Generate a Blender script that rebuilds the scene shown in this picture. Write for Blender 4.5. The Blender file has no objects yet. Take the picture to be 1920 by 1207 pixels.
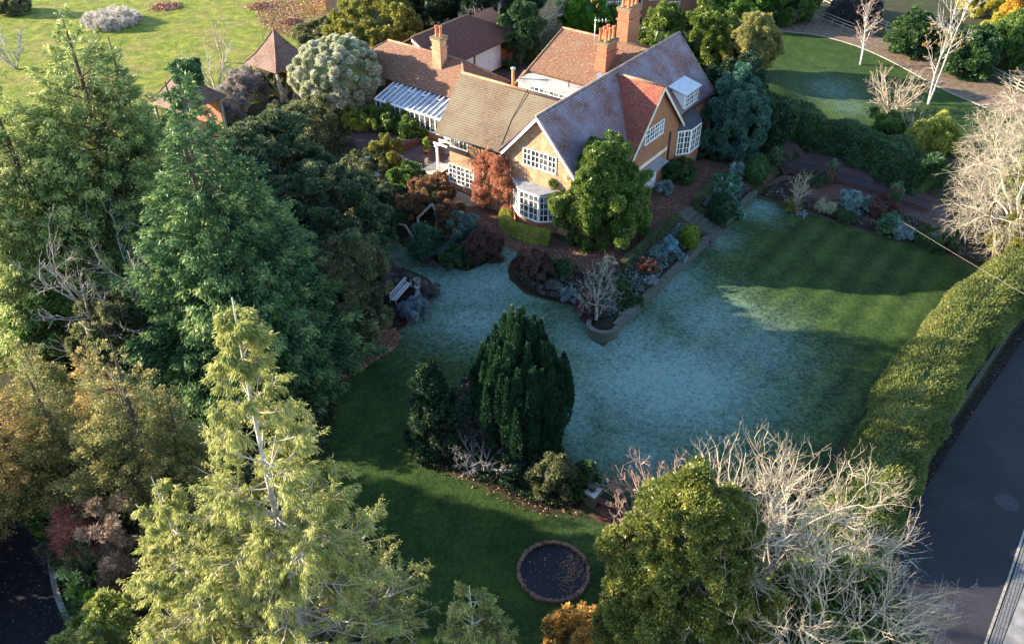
import bpy, bmesh, math, random
import numpy as np
from math import radians, sin, cos, pi

# ---------------------------------------------------------------- camera, sky, sun, exposure
scene = bpy.context.scene
COL = scene.collection
K = 4.0/3.0                       # layout units -> metres
H0 = 30.0                         # camera height in layout units
FPX, PITCH = 1588.27, 0.65
cam_d = bpy.data.cameras.new('camera'); cam = bpy.data.objects.new('camera', cam_d); COL.objects.link(cam)
cam.location = (0, 0, H0*K); cam.rotation_euler = (pi/2-PITCH, 0, 0)
cam_d.sensor_width = 36; cam_d.lens = 36*FPX/1920
cam_d.clip_start = 0.5; cam_d.clip_end = 2000
scene.camera = cam
SUN_EL, SUN_AZ = radians(17.4), radians(-9)      # elevation; direction (from +X) in which shadows fall
world = bpy.data.worlds.new('World'); scene.world = world; world.use_nodes = True
wn = world.node_tree; bgn = wn.nodes['Background']
sky = wn.nodes.new('ShaderNodeTexSky'); sky.sky_type = 'NISHITA'; sky.sun_disc = False
sky.sun_elevation = SUN_EL
sdir = np.array([-cos(SUN_AZ)*cos(SUN_EL), -sin(SUN_AZ)*cos(SUN_EL), sin(SUN_EL)])   # towards the sun
sky.sun_rotation = math.atan2(sdir[0], sdir[1])
sky.air_density = 1.0; sky.ozone_density = 1.6; sky.dust_density = 0.3
wn.links.new(sky.outputs[0], bgn.inputs[0]); bgn.inputs[1].default_value = 0.13
sl = bpy.data.lights.new('sun', 'SUN'); so = bpy.data.objects.new('sun', sl); COL.objects.link(so)
sl.energy = 5.0; sl.angle = radians(0.5); sl.color = (1.0, 0.83, 0.60)
from mathutils import Vector
so.rotation_euler = Vector(sdir).to_track_quat('Z', 'Y').to_euler(); so.location = (-60, 20, 60)
vs = scene.view_settings
vs.view_transform = 'Standard'; vs.look = 'None'; vs.gamma = 1.0; vs.use_curve_mapping = False
vs.exposure = 2.1
scene.render.engine = 'CYCLES'
scene.cycles.max_bounces = 5; scene.cycles.transparent_max_bounces = 8
scene.cycles.diffuse_bounces = 2

# ---------------------------------------------------------------- survey helpers (layout units)
YAW = .629; X0, Y0 = 1.745, 50.353
_c, _s = cos(YAW), sin(YAW)
AX = np.array([_c, -_s]); BX = np.array([_s, _c])
def W(u, v, z=0.):
    return np.array([X0+u*_c+v*_s, Y0-u*_s+v*_c, z])
def UV(x, y):
    dx, dy = x-X0, y-Y0
    return dx*_c-dy*_s, dx*_s+dy*_c
def sray(px, py):
    a = (px-960)/FPX; b = (603.5-py)/FPX
    return np.array([a, cos(PITCH)+b*sin(PITCH), -sin(PITCH)+b*cos(PITCH)])
def gp(px, py, z):
    r = sray(px, py); t = (z-H0)/r[2]
    return np.array([r[0]*t, r[1]*t, z])
TERR = [(7.4,16.5),(7.4,-.9),(5.4,-2.9),(2.7,-3.7),(.2,-3.45),(-3,-2.2),(-4.8,-1),(-7,-1.5),(-12,-1.5),(-18,-.5),(-26,0),(-27,34),(2,34),(7,24)]
TA = np.array(TERR, float)
def poly_inside(P, x, y):
    x = np.asarray(x, float); y = np.asarray(y, float); ins = np.zeros(x.shape, bool)
    n = len(P)
    for i in range(n):
        x1, y1 = P[i]; x2, y2 = P[(i+1) % n]
        if y1 == y2: continue
        c = ((y1 > y) != (y2 > y)) & (x < (x2-x1)*(y-y1)/(y2-y1)+x1)
        ins ^= c
    return ins
def poly_dist(P, x, y):
    x = np.asarray(x, float); y = np.asarray(y, float); d = np.full(x.shape, 1e9)
    n = len(P)
    for i in range(n):
        a = np.array(P[i], float); b = np.array(P[(i+1) % n], float); e = b-a
        t = np.clip(((x-a[0])*e[0]+(y-a[1])*e[1])/(e@e), 0, 1)
        d = np.minimum(d, np.hypot(x-a[0]-t*e[0], y-a[1]-t*e[1]))
    return d
def sm(t): t = np.clip(t, 0, 1); return t*t*(3-2*t)
def GZ(x, y):
    x = np.asarray(x, float); y = np.asarray(y, float)
    u, v = UV(x, y)
    ins = poly_inside(TERR, u, v); d = np.where(ins, 0, poly_dist(TERR, u, v))
    z = -sm(d/5.0)
    z = np.where((u > 9.76) & (v < 24), -1.0, z)
    z = np.where((u > 7.3) & (u < 9.9) & (v > 6.75) & (v < 8.65), np.minimum(z, -.10-(u-7.2)*.36), z)
    yl = 27.0+np.maximum(0, 5-x)*.15; w = 1.2+np.maximum(0, 5-x)*.25
    z = z-.5*sm((yl-y)/w)*(z < -.9)
    wr = u-(27.3+(v+8.8)*.092)
    z = np.where(wr > -.9, np.minimum(z, -1-.5*sm((wr+.9)/.7)), z)
    return z
def G(px, py, dz=0.):
    z = -1.
    for _ in range(12):
        p = gp(px, py, z); z = .5*z+.5*float(GZ(p[0], p[1]))
    p = gp(px, py, z); return np.array([p[0], p[1], float(GZ(p[0], p[1]))+dz])
def ztop(x, y, py):
    b = (603.5-py)/FPX
    return y*(b*cos(PITCH)-sin(PITCH))/(cos(PITCH)+b*sin(PITCH))+H0
def pxm(x, y, z):
    d = y*cos(PITCH)-(z-H0)*sin(PITCH); return FPX/d
def fitbox(x0, y0, x1, y1):
    g = G((x0+x1)/2, y1)
    r = (x1-x0)/2/pxm(g[0], g[1], g[2]+1)
    n = np.array([g[0], g[1]]); n /= np.linalg.norm(n)
    c = g[:2]+n*r*.75; gz = float(GZ(*c))
    h = ztop(c[0], c[1]+r*.25, y0)-gz
    return c[0], c[1], gz, r, max(h, .3)

# ---------------------------------------------------------------- object helpers
def tag(o, label=None, cat=None, group=None, kind=None):
    if label: o['label'] = label
    if cat: o['category'] = cat
    if group: o['group'] = group
    if kind: o['kind'] = kind
    return o
def thing(name, loc, label, cat, group=None, rz=0):
    o = bpy.data.objects.new(name, None); COL.objects.link(o)
    o.empty_display_size = .3
    o.location = tuple(np.array(loc, float)*K); o.rotation_euler = (0, 0, rz)
    o['wl'] = tuple(float(a) for a in loc)
    return tag(o, label, cat, group)
class MB:
    """collects polygons (layout units)"""
    def __init__(s): s.v = []; s.f = []; s.m = []; s.smooth = []
    def add(s, vs, fs, m=0, sm_=False):
        b = len(s.v); s.v += [tuple(float(c) for c in p) for p in vs]
        for f in fs: s.f.append([b+i for i in f]); s.m.append(m); s.smooth.append(sm_)
        return s
    def poly(s, pts, m=0): return s.add(pts, [list(range(len(pts)))], m)
    def hexa(s, p, m=0):   # 8 pts: bottom 4 ccw, top 4
        return s.add(p, [(3,2,1,0),(4,5,6,7),(0,1,5,4),(1,2,6,5),(2,3,7,6),(3,0,4,7)], m)
    def box(s, u0, u1, v0, v1, z0, z1, m=0, fr=W):
        return s.hexa([fr(u0,v0,z0),fr(u1,v0,z0),fr(u1,v1,z0),fr(u0,v1,z0),fr(u0,v0,z1),fr(u1,v0,z1),fr(u1,v1,z1),fr(u0,v1,z1)], m)
    def slab(s, pts, t, m=0):     # planar polygon (list of 3d pts, seen ccw from outside) thickened inwards along its normal
        P = [np.array(p, float) for p in pts]
        n = np.cross(P[1]-P[0], P[2]-P[0]); n /= np.linalg.norm(n)
        Q = [p-n*t for p in P]; k = len(P)
        s.add(P+Q, [list(range(k)), list(range(2*k-1, k-1, -1))]+[[i, k+i, k+(i+1) % k, (i+1) % k] for i in range(k)], m)
        return s
    def tube(s, pts, rad, n=6, m=0, caps=True):
        P = np.array(pts, float); R = np.broadcast_to(np.array(rad, float), (len(P),))
        V = []
        for i in range(len(P)):
            t = P[min(i+1, len(P)-1)]-P[max(i-1, 0)]; t = t/(np.linalg.norm(t)+1e-9)
            a = np.cross(t, [0, 0, 1.]) if abs(t[2]) < .9 else np.cross(t, [0, 1., 0]); a /= np.linalg.norm(a); b = np.cross(t, a)
            for j in range(n):
                q = 2*pi*j/n; V.append(P[i]+R[i]*(a*cos(q)+b*sin(q)))
        F = [(i*n+j, (i+1)*n+j, (i+1)*n+(j+1) % n, i*n+(j+1) % n) for i in range(len(P)-1) for j in range(n)]
        if caps: F += [tuple(range(n)), tuple(range(len(V)-1, len(V)-n-1, -1))]
        return s.add(V, F, m, True)
    def lathe(s, c, prof, n=16, m=0):   # prof list (r,z)
        V = [(c[0]+r*cos(2*pi*j/n), c[1]+r*sin(2*pi*j/n), c[2]+z) for r, z in prof for j in range(n)]
        F = [(i*n+j, i*n+(j+1) % n, (i+1)*n+(j+1) % n, (i+1)*n+j) for i in range(len(prof)-1) for j in range(n)]
        F += [tuple(range(n-1, -1, -1)), tuple(range(len(V)-n, len(V)))]
        return s.add(V, F, m, True)
    def build(s, name, mats, parent=None, base=None, label=None):
        return build(name, s.v, s.f, mats, parent, base, s.m, s.smooth, label)
def wl(o):
    return np.array(o['wl'][:], float)
def build(name, v, f, mats, parent=None, base=None, mi=None, smooth=None, label=None):
    v = np.array(v, float)
    if parent is not None: o0 = wl(parent)
    elif base is not None: o0 = np.array(base, float)
    else: o0 = np.array([(v[:,0].min()+v[:,0].max())/2, (v[:,1].min()+v[:,1].max())/2, v[:,2].min()])
    me = bpy.data.meshes.new(name)
    me.from_pydata([tuple(p) for p in (v-o0)*K], [], f)
    if not isinstance(mats, (list, tuple)): mats = [mats]
    for m in mats: me.materials.append(m)
    if mi is not None and any(mi): me.polygons.foreach_set('material_index', mi)
    if smooth is not None and any(smooth): me.polygons.foreach_set('use_smooth', smooth)
    auto_uv(me)
    o = bpy.data.objects.new(name, me); COL.objects.link(o)
    if parent is not None: o.parent = parent; o['wl'] = tuple(o0)
    else: o.location = tuple(o0*K); o['wl'] = tuple(o0)
    if label: o['label'] = label
    return o
def auto_uv(me):
    uvl = me.uv_layers.new(name='UVMap').data
    for p in me.polygons:
        n = p.normal
        t = Vector((n.y*-1, n.x, 0))
        if t.length < 1e-3: t = Vector((_c, -_s, 0))
        t.normalize(); b = n.cross(t)
        for li in p.loop_indices:
            co = me.vertices[me.loops[li].vertex_index].co
            uvl[li].uv = (co.dot(t), co.dot(b))
def npmesh(name, V, F, mats, parent=None, base=None, mi=None, rnd=None, smooth=False, label=None):
    """fast quads only; V (n,3), F (m,4)"""
    V = np.asarray(V, float)
    if parent is not None: o0 = wl(parent)
    elif base is not None: o0 = np.array(base, float)
    else: o0 = np.array([(V[:,0].min()+V[:,0].max())/2, (V[:,1].min()+V[:,1].max())/2, V[:,2].min()])
    me = bpy.data.meshes.new(name)
    nf = len(F)
    me.vertices.add(len(V)); me.vertices.foreach_set('co', ((V-o0)*K).astype(np.float32).ravel())
    me.loops.add(nf*4); me.loops.foreach_set('vertex_index', np.asarray(F, np.int32).ravel())
    me.polygons.add(nf); me.polygons.foreach_set('loop_start', np.arange(0, nf*4, 4, dtype=np.int32))
    if not isinstance(mats, (list, tuple)): mats = [mats]
    for m in mats: me.materials.append(m)
    if mi is not None: me.polygons.foreach_set('material_index', np.asarray(mi, np.int32))
    if smooth: me.polygons.foreach_set('use_smooth', np.ones(nf, bool))
    me.update(calc_edges=True)
    if rnd is not None:
        a = me.attributes.new('r', 'FLOAT', 'FACE'); a.data.foreach_set('value', np.asarray(rnd, np.float32))
    o = bpy.data.objects.new(name, me); COL.objects.link(o)
    if parent is not None: o.parent = parent
    else: o.location = tuple(o0*K)
    o['wl'] = tuple(float(a) for a in o0)
    if label: o['label'] = label
    return o
def finish_tags():
    for o in bpy.data.objects:
        if 'wl' in o: del o['wl']

# ---------------------------------------------------------------- materials
def newmat(name):
    m = bpy.data.materials.new(name); m.use_nodes = True
    return m, m.node_tree.nodes, m.node_tree.links, m.node_tree.nodes['Principled BSDF']
def nn(N, t, **kw):
    n = N.new(t)
    for k, v in kw.items():
        if k.startswith('i_'):
            n.inputs[int(k[2:]) if k[2:].isdigit() else k[2:].replace('_', ' ')].default_value = v
        else: setattr(n, k, v)
    return n
def rgba(c): return (c[0], c[1], c[2], 1)
def ramp(N, L, src, stops):
    r = N.new('ShaderNodeValToRGB'); L.new(src, r.inputs[0])
    e = r.color_ramp.elements
    e[0].position = stops[0][0]; e[0].color = rgba(stops[0][1]); e[1].position = stops[-1][0]; e[1].color = rgba(stops[-1][1])
    for p, c in stops[1:-1]: q = e.new(p); q.color = rgba(c)
    return r.outputs[0]
def noise(N, L, scale, detail=4, co=None, rough=.55):
    n = nn(N, 'ShaderNodeTexNoise'); n.inputs['Scale'].default_value = scale; n.inputs['Detail'].default_value = detail
    n.inputs['Roughness'].default_value = rough
    if co is not None: L.new(co, n.inputs['Vector'])
    return n.outputs['Fac']
def mixc(N, L, fac, a, b, mode='MIX'):
    m = N.new('ShaderNodeMix'); m.data_type = 'RGBA'; m.blend_type = mode
    for s, i in ((fac, 0), (a, 6), (b, 7)):
        if isinstance(s, (int, float)): m.inputs[i].default_value = s
        elif isinstance(s, (tuple, list)): m.inputs[i].default_value = rgba(s)
        else: L.new(s, m.inputs[i])
    return m.outputs[2]
def mth(N, L, op, a, b=None, c=None, clamp=False):
    m = N.new('ShaderNodeMath'); m.operation = op; m.use_clamp = clamp
    for i, s in enumerate((a, b, c)):
        if s is None: continue
        if isinstance(s, (int, float)): m.inputs[i].default_value = s
        else: L.new(s, m.inputs[i])
    return m.outputs[0]
def bump(N, L, P, h, strength=.5, dist=.05):
    b = N.new('ShaderNodeBump'); b.inputs['Strength'].default_value = strength; b.inputs['Distance'].default_value = dist
    L.new(h, b.inputs['Height']); L.new(b.outputs[0], P.inputs['Normal'])
def leafmat(name, stops, transl=.3, clump=.9, rough=.55, spec=.3, gain=1.7):
    """stops: 3-4 colours picked by each leaf's random value, shifted by a soft noise"""
    stops = [tuple(min(.7, c*gain) for c in q) for q in stops]; transl = min(.45, transl*1.25)
    m, N, L, P = newmat(name)
    at = nn(N, 'ShaderNodeAttribute', attribute_name='r')
    co = nn(N, 'ShaderNodeTexCoord').outputs['Object']
    nz = noise(N, L, clump, 2, co)
    f = mth(N, L, 'ADD', at.outputs['Fac'], mth(N, L, 'MULTIPLY', mth(N, L, 'SUBTRACT', nz, .5), 1.3), clamp=True)
    k = len(stops); c = ramp(N, L, f, [((i+.0)/(k-1), s) for i, s in enumerate(stops)])
    L.new(c, P.inputs['Base Color']); P.inputs['Roughness'].default_value = rough
    P.inputs['Specular IOR Level'].default_value = spec
    tr = N.new('ShaderNodeBsdfTranslucent'); L.new(c, tr.inputs[0])
    mx = N.new('ShaderNodeMixShader'); mx.inputs[0].default_value = transl
    L.new(P.outputs[0], mx.inputs[1]); L.new(tr.outputs[0], mx.inputs[2])
    L.new(mx.outputs[0], N['Material Output'].inputs[0])
    return m
def barkmat(name, c1, c2, scale=6):
    m, N, L, P = newmat(name)
    co = nn(N, 'ShaderNodeTexCoord').outputs['Object']
    nz = noise(N, L, scale, 5, co)
    L.new(ramp(N, L, nz, [(.35, c1), (.65, c2)]), P.inputs['Base Color']); P.inputs['Roughness'].default_value = .85
    return m
def plain(name, c, rough=.6, var=.25, scale=8, metal=0, b=0):
    m, N, L, P = newmat(name)
    co = nn(N, 'ShaderNodeTexCoord').outputs['Object']
    nz = noise(N, L, scale, 6, co)
    lo = tuple(x*(1-var) for x in c); hi = tuple(min(1, x*(1+var)) for x in c)
    L.new(ramp(N, L, nz, [(.3, lo), (.7, hi)]), P.inputs['Base Color'])
    P.inputs['Roughness'].default_value = rough; P.inputs['Metallic'].default_value = metal; P.inputs['Specular IOR Level'].default_value = .12 if rough > .75 else .4
    if b: bump(N, L, P, nz, b, .03)
    return m
def brickmat(name, c1, c2, mortar, bw=.29, bh=.1, ms=.012, stain=None, bumpd=.02, rough=.85, stainscale=.5, off=.5, patch=(.45, .7), fine=None):
    m, N, L, P = newmat(name)
    uv = nn(N, 'ShaderNodeUVMap', uv_map='UVMap').outputs[0]
    b = nn(N, 'ShaderNodeTexBrick', offset=off); L.new(uv, b.inputs['Vector'])
    b.inputs['Scale'].default_value = 1; b.inputs['Brick Width'].default_value = bw; b.inputs['Row Height'].default_value = bh
    b.inputs['Mortar Size'].default_value = ms; b.inputs['Color1'].default_value = rgba(c1); b.inputs['Color2'].default_value = rgba(c2)
    b.inputs['Mortar'].default_value = rgba(mortar); b.inputs['Bias'].default_value = 0.0; b.inputs['Mortar Smooth'].default_value = .2
    co = nn(N, 'ShaderNodeTexCoord').outputs['Object']
    c = b.outputs['Color']
    nf = noise(N, L, 9, 3, co)
    c = mixc(N, L, 1.0, c, ramp(N, L, nf, [(.3, (.62,.62,.62)), (.7, (1.3,1.3,1.3))]), 'MULTIPLY')
    if stain is not None:
        ns = noise(N, L, stainscale, 6, co, .65)
        c = mixc(N, L, ramp(N, L, ns, [(patch[0], (0,0,0)), (patch[1], (1,1,1))]), c, stain)
    if fine is not None:
        nz = noise(N, L, 14, 4, co, .7)
        c = mixc(N, L, ramp(N, L, nz, [(.58, (0,0,0)), (.68, (1,1,1))]), c, fine)
    L.new(c, P.inputs['Base Color']); P.inputs['Roughness'].default_value = rough; P.inputs['Specular IOR Level'].default_value = .2
    h = mth(N, L, 'SUBTRACT', mth(N, L, 'MULTIPLY', nf, .5), b.outputs['Fac'])
    bump(N, L, P, h, .8, bumpd)
    return m
def tilemat(name, c1, c2, gap, stain=None, fine=None, row=.22, patch=(.45, .7), stainscale=.5):
    """plain clay tiles: each row a small step with a dark lower edge"""
    m, N, L, P = newmat(name)
    uv = nn(N, 'ShaderNodeUVMap', uv_map='UVMap').outputs[0]
    b = nn(N, 'ShaderNodeTexBrick', offset=.5); L.new(uv, b.inputs['Vector'])
    b.inputs['Scale'].default_value = 1; b.inputs['Brick Width'].default_value = .2; b.inputs['Row Height'].default_value = row
    b.inputs['Mortar Size'].default_value = .012; b.inputs['Mortar Smooth'].default_value = .3; b.inputs['Bias'].default_value = -.1
    b.inputs['Color1'].default_value = rgba(c1); b.inputs['Color2'].default_value = rgba(c2); b.inputs['Mortar'].default_value = rgba(gap)
    co = nn(N, 'ShaderNodeTexCoord').outputs['Object']
    sp = nn(N, 'ShaderNodeSeparateXYZ'); L.new(uv, sp.inputs[0])
    saw = mth(N, L, 'FRACT', mth(N, L, 'DIVIDE', sp.outputs[1], row))
    c = b.outputs['Color']
    nf = noise(N, L, 6, 4, co, .7)
    c = mixc(N, L, 1.0, c, ramp(N, L, nf, [(.3, (.55,.55,.55)), (.7, (1.4,1.4,1.4))]), 'MULTIPLY')
    if stain is not None:
        ns = noise(N, L, stainscale, 6, co, .65)
        c = mixc(N, L, ramp(N, L, ns, [(patch[0], (0,0,0)), (patch[1], (1,1,1))]), c, stain)
    if fine is not None:
        nz = noise(N, L, 5, 5, co, .8)
        c = mixc(N, L, ramp(N, L, nz, [(.56, (0,0,0)), (.66, (1,1,1))]), c, fine)
    c = mixc(N, L, mth(N, L, 'GREATER_THAN', saw, .86), c, gap)
    L.new(c, P.inputs['Base Color']); P.inputs['Roughness'].default_value = .8; P.inputs['Specular IOR Level'].default_value = .25
    bump(N, L, P, mth(N, L, 'ADD', saw, mth(N, L, 'MULTIPLY', nf, .6)), 1.0, .04)
    return m
M = {}
M['brick'] = brickmat('brick', (.40,.135,.055), (.28,.085,.04), (.34,.27,.2), stain=(.34,.16,.08), stainscale=.6, patch=(.5,.75))
M['brick_pale_sunlit'] = brickmat('brick_pale_sunlit', (.47,.21,.11), (.34,.14,.07), (.56,.43,.3), stain=(.56,.38,.23), stainscale=1.3, patch=(.48,.66), fine=(.56,.42,.29))  # warm sun on the house front put into the colour; tan brick elsewhere
M['tile_blue'] = tilemat('shade_blue_tile', (.16,.075,.07), (.25,.13,.125), (.05,.03,.035), stain=(.235,.215,.275), fine=(.07,.04,.045), patch=(.36,.66), stainscale=.5)  # grey blue stain puts the blue of the shaded slope into the tiles
M['tile_red'] = tilemat('red_tile', (.30,.085,.055), (.20,.055,.045), (.07,.025,.02), stain=(.34,.14,.08), fine=(.12,.05,.045), patch=(.5,.75))
M['tile_brown'] = tilemat('lichen_tile', (.155,.10,.065), (.11,.08,.058), (.045,.035,.028), stain=(.155,.13,.09), fine=(.075,.068,.055), patch=(.42,.62), stainscale=.3)
M['tile_orange'] = tilemat('orange_tile', (.22,.105,.062), (.15,.075,.05), (.08,.04,.03), stain=(.17,.12,.08), fine=(.40,.33,.24), patch=(.5,.75))
M['tile_dark'] = tilemat('dark_tile', (.15,.062,.045), (.105,.045,.038), (.04,.02,.018), stain=(.09,.07,.05), fine=(.2,.09,.07), patch=(.5,.75))
M['ridge'] = brickmat('ridge_tile', (.34,.18,.11), (.26,.13,.08), (.12,.08,.06), bw=.4, bh=.5, ms=.02, stain=(.26,.24,.17), stainscale=1.5)
M['ridge_grey'] = brickmat('ridge_tile_grey', (.26,.19,.17), (.2,.15,.14), (.09,.07,.07), bw=.4, bh=.5, ms=.02, stain=(.3,.28,.28), stainscale=1.5)
M['white'] = plain('white_paint', (.78,.78,.76), .45, .05)
M['cream'] = plain('cream_render', (.62,.55,.43), .85, .12, 1.5)
M['lead'] = plain('lead_sheet', (.20,.21,.235), .5, .25, 2)
M['flatroof'] = plain('flat_roof_felt', (.42,.37,.33), .9, .35, .8)
M['slate'] = brickmat('slate', (.05,.06,.075), (.075,.085,.1), (.03,.03,.035), bw=.3, bh=.18, ms=.012, rough=.6)
M['black'] = plain('black_gutter', (.025,.025,.028), .45, .2)
M['pot'] = plain('terracotta', (.52,.19,.09), .8, .3, 3)
M['stone'] = brickmat('stone_wall', (.15,.145,.13), (.09,.09,.08), (.04,.045,.035), bw=.45, bh=.16, ms=.02, stain=(.07,.085,.05), fine=(.22,.24,.25), bumpd=.05)
M['slab'] = brickmat('paving_slab', (.30,.27,.23), (.22,.20,.17), (.09,.085,.07), bw=.7, bh=.6, ms=.02, stain=(.16,.15,.12), bumpd=.02)
M['pavebrick'] = brickmat('paving_brick', (.15,.065,.048), (.095,.045,.038), (.055,.035,.03), bw=.24, bh=.12, ms=.01, stain=(.075,.05,.042), fine=(.2,.13,.1), bumpd=.02)
M['pavebrown'] = brickmat('patio_brick', (.095,.06,.058), (.068,.045,.045), (.04,.032,.03), bw=.24, bh=.12, ms=.01, stain=(.09,.075,.07), bumpd=.02)
M['timber'] = plain('weathered_timber', (.33,.28,.23), .8, .3, 5)
M['wicker'] = plain('cream_wicker', (.60,.52,.40), .7, .15, 20)
M['iron'] = plain('black_iron', (.02,.022,.028), .5, .2)
M['aerial'] = plain('aluminium', (.55,.55,.56), .35, .1, 3, .8)
M['frost'] = plain('frosted_stone', (.5,.52,.55), .8, .25, 4)
def glassmat():
    m, N, L, P = newmat('window_glass')
    co = nn(N, 'ShaderNodeTexCoord').outputs['Object']
    L.new(ramp(N, L, noise(N, L, 1.1, 3, co, .7), [(.38, (.02,.022,.028)), (.52, (.07,.075,.085)), (.66, (.30,.30,.30))]), P.inputs['Base Color']); P.inputs['Roughness'].default_value = .08
    P.inputs['Specular IOR Level'].default_value = .8
    return m
M['glass'] = glassmat()
def roofglass():
    m, N, L, P = newmat('roof_glass')
    co = nn(N, 'ShaderNodeTexCoord').outputs['Object']
    nz = noise(N, L, 1.2, 3, co)
    L.new(ramp(N, L, nz, [(.3, (.07,.10,.15)), (.7, (.20,.26,.34))]), P.inputs['Base Color'])
    P.inputs['Roughness'].default_value = .15; P.inputs['Specular IOR Level'].default_value = .8
    return m
M['roofglass'] = roofglass()
def grassmat(name, c1, c2, c3, frostc=(.20,.325,.305), sc=.35, leaf=None, leafth=(.62,.68)):
    m, N, L, P = newmat(name)
    co = nn(N, 'ShaderNodeTexCoord').outputs['Object']
    n1 = noise(N, L, sc, 5, co, .6); n2 = noise(N, L, 3.6, 8, co, .82); n3 = noise(N, L, .9, 6, co, .75)
    f = mth(N, L, 'ADD', mth(N, L, 'MULTIPLY', n1, .3), mth(N, L, 'ADD', mth(N, L, 'MULTIPLY', n2, .45), mth(N, L, 'MULTIPLY', n3, .25)))
    st = nn(N, 'ShaderNodeAttribute', attribute_name='stripe').outputs['Fac']
    f = mth(N, L, 'ADD', mth(N, L, 'ADD', mth(N, L, 'MULTIPLY', mth(N, L, 'SUBTRACT', f, .5), 1.7), .5), st)
    c = ramp(N, L, f, [(.32, c1), (.5, c2), (.66, c3)])
    fr = nn(N, 'ShaderNodeAttribute', attribute_name='frost').outputs['Fac']
    ff = mth(N, L, 'ADD', fr, mth(N, L, 'ADD', mth(N, L, 'MULTIPLY', mth(N, L, 'SUBTRACT', n2, .5), 3.2), mth(N, L, 'MULTIPLY', mth(N, L, 'SUBTRACT', n3, .5), .9)))
    ff = mth(N, L, 'MULTIPLY', mth(N, L, 'MULTIPLY', ff, fr, clamp=True), 1.0, clamp=True)
    c = mixc(N, L, ff, c, frostc)
    if leaf:
        n4 = noise(N, L, 4.5, 6, co, .8); n5 = noise(N, L, .22, 4, co, .65)
        lf = mth(N, L, 'ADD', n4, mth(N, L, 'MULTIPLY', mth(N, L, 'SUBTRACT', n5, .5), .6))
        c = mixc(N, L, ramp(N, L, lf, [(leafth[0], (0,0,0)), (leafth[1], (1,1,1))]), c, leaf)
    L.new(c, P.inputs['Base Color']); P.inputs['Roughness'].default_value = .9; P.inputs['Specular IOR Level'].default_value = .15
    bump(N, L, P, mth(N, L, 'ADD', n2, mth(N, L, 'MULTIPLY', n3, .6)), 1.0, .18)
    return m
M['lawn'] = grassmat('lawn_grass', (.014,.032,.008), (.028,.058,.012), (.055,.095,.020))
M['meadow'] = grassmat('meadow_grass', (.055,.095,.010), (.145,.185,.020), (.32,.33,.045), leaf=(.24,.16,.09), leafth=(.52,.64), sc=.45)
M['rough'] = grassmat('rough_ground', (.022,.030,.012), (.04,.05,.022), (.07,.07,.035), leaf=(.05,.035,.022), leafth=(.52,.6))
M['soil'] = grassmat('bed_soil', (.010,.009,.008), (.020,.017,.014), (.036,.03,.022), frostc=(.3,.36,.42), leaf=(.06,.038,.028), leafth=(.55,.62))
def asphalt():
    m, N, L, P = newmat('asphalt')
    co = nn(N, 'ShaderNodeTexCoord').outputs['Object']
    n1 = noise(N, L, .15, 4, co); n2 = noise(N, L, 30, 4, co, .8); n3 = noise(N, L, 1.3, 5, co, .7)
    f = mth(N, L, 'ADD', mth(N, L, 'MULTIPLY', n1, .5), mth(N, L, 'ADD', mth(N, L, 'MULTIPLY', n2, .3), mth(N, L, 'MULTIPLY', n3, .2)))
    L.new(ramp(N, L, f, [(.35, (.018,.018,.024)), (.5, (.027,.027,.034)), (.65, (.045,.045,.052))]), P.inputs['Base Color'])
    P.inputs['Roughness'].default_value = .85; P.inputs['Specular IOR Level'].default_value = .2; bump(N, L, P, n2, .08, .004)
    return m
M['asphalt'] = asphalt()
M['gravel'] = plain('gravel', (.15,.11,.08), .9, .45, 1.6, b=.25)
M['dark_asphalt'] = plain('dark_asphalt', (.016,.016,.021), .85, .4, 3)
M['concrete'] = plain('pale_concrete', (.22,.215,.21), .9, .35, 1.2, b=.4)
M['cobble'] = brickmat('cobbles', (.24,.24,.25), (.17,.17,.18), (.055,.055,.06), bw=.16, bh=.14, ms=.025, off=.0, bumpd=.04)
M['kerb'] = brickmat('kerb_stone', (.34,.32,.29), (.28,.26,.24), (.1,.1,.09), bw=1.0, bh=.5, ms=.02, stain=(.2,.18,.15))
M['bark'] = barkmat('brown_bark', (.05,.035,.025), (.12,.09,.065))
M['bark_grey'] = barkmat('grey_bark', (.30,.27,.23), (.52,.48,.42), 3)
M['twig_white'] = barkmat('pale_lichen_twig', (.28,.23,.17), (.56,.49,.37), 1.1)
M['twig_tip'] = barkmat('brown_twig_tips', (.24,.20,.15), (.46,.41,.32), 1.4)
M['twig_pale'] = barkmat('straw_twig', (.26,.21,.15), (.42,.35,.26), 2)
M['twig_brown'] = barkmat('brown_twig', (.10,.07,.05), (.20,.14,.10), 2)
M['twig_red'] = barkmat('red_twig', (.16,.04,.035), (.26,.08,.06), 2)
M['twig_dark'] = barkmat('dark_twig', (.035,.028,.03), (.08,.065,.065), 2)
M['birch'] = barkmat('birch_bark', (.22,.20,.18), (.52,.49,.45), 2.5)
M['l_cedar'] = leafmat('cedar_foliage', [(.05,.08,.032), (.11,.15,.052), (.21,.25,.08), (.34,.35,.14)], .25, .5)
M['l_cedar2'] = leafmat('deep_cedar_foliage', [(.02,.05,.022), (.042,.09,.036), (.08,.14,.05), (.20,.25,.085)], .2, .4)  # yellowish last stop paints sunlight onto the spray tips
M['l_lime'] = leafmat('yellow_green_foliage', [(.10,.125,.035), (.18,.205,.06), (.27,.28,.09), (.36,.34,.15)], .35, .6, gain=1.5)
M['l_bronze'] = leafmat('bronze_foliage', [(.09,.08,.035), (.19,.15,.06), (.32,.23,.09), (.42,.31,.14)], .3, .45)
M['l_bronze_g'] = leafmat('bronze_green_foliage', [(.06,.075,.03), (.12,.125,.045), (.21,.185,.07), (.33,.26,.11)], .3, .45)
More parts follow.
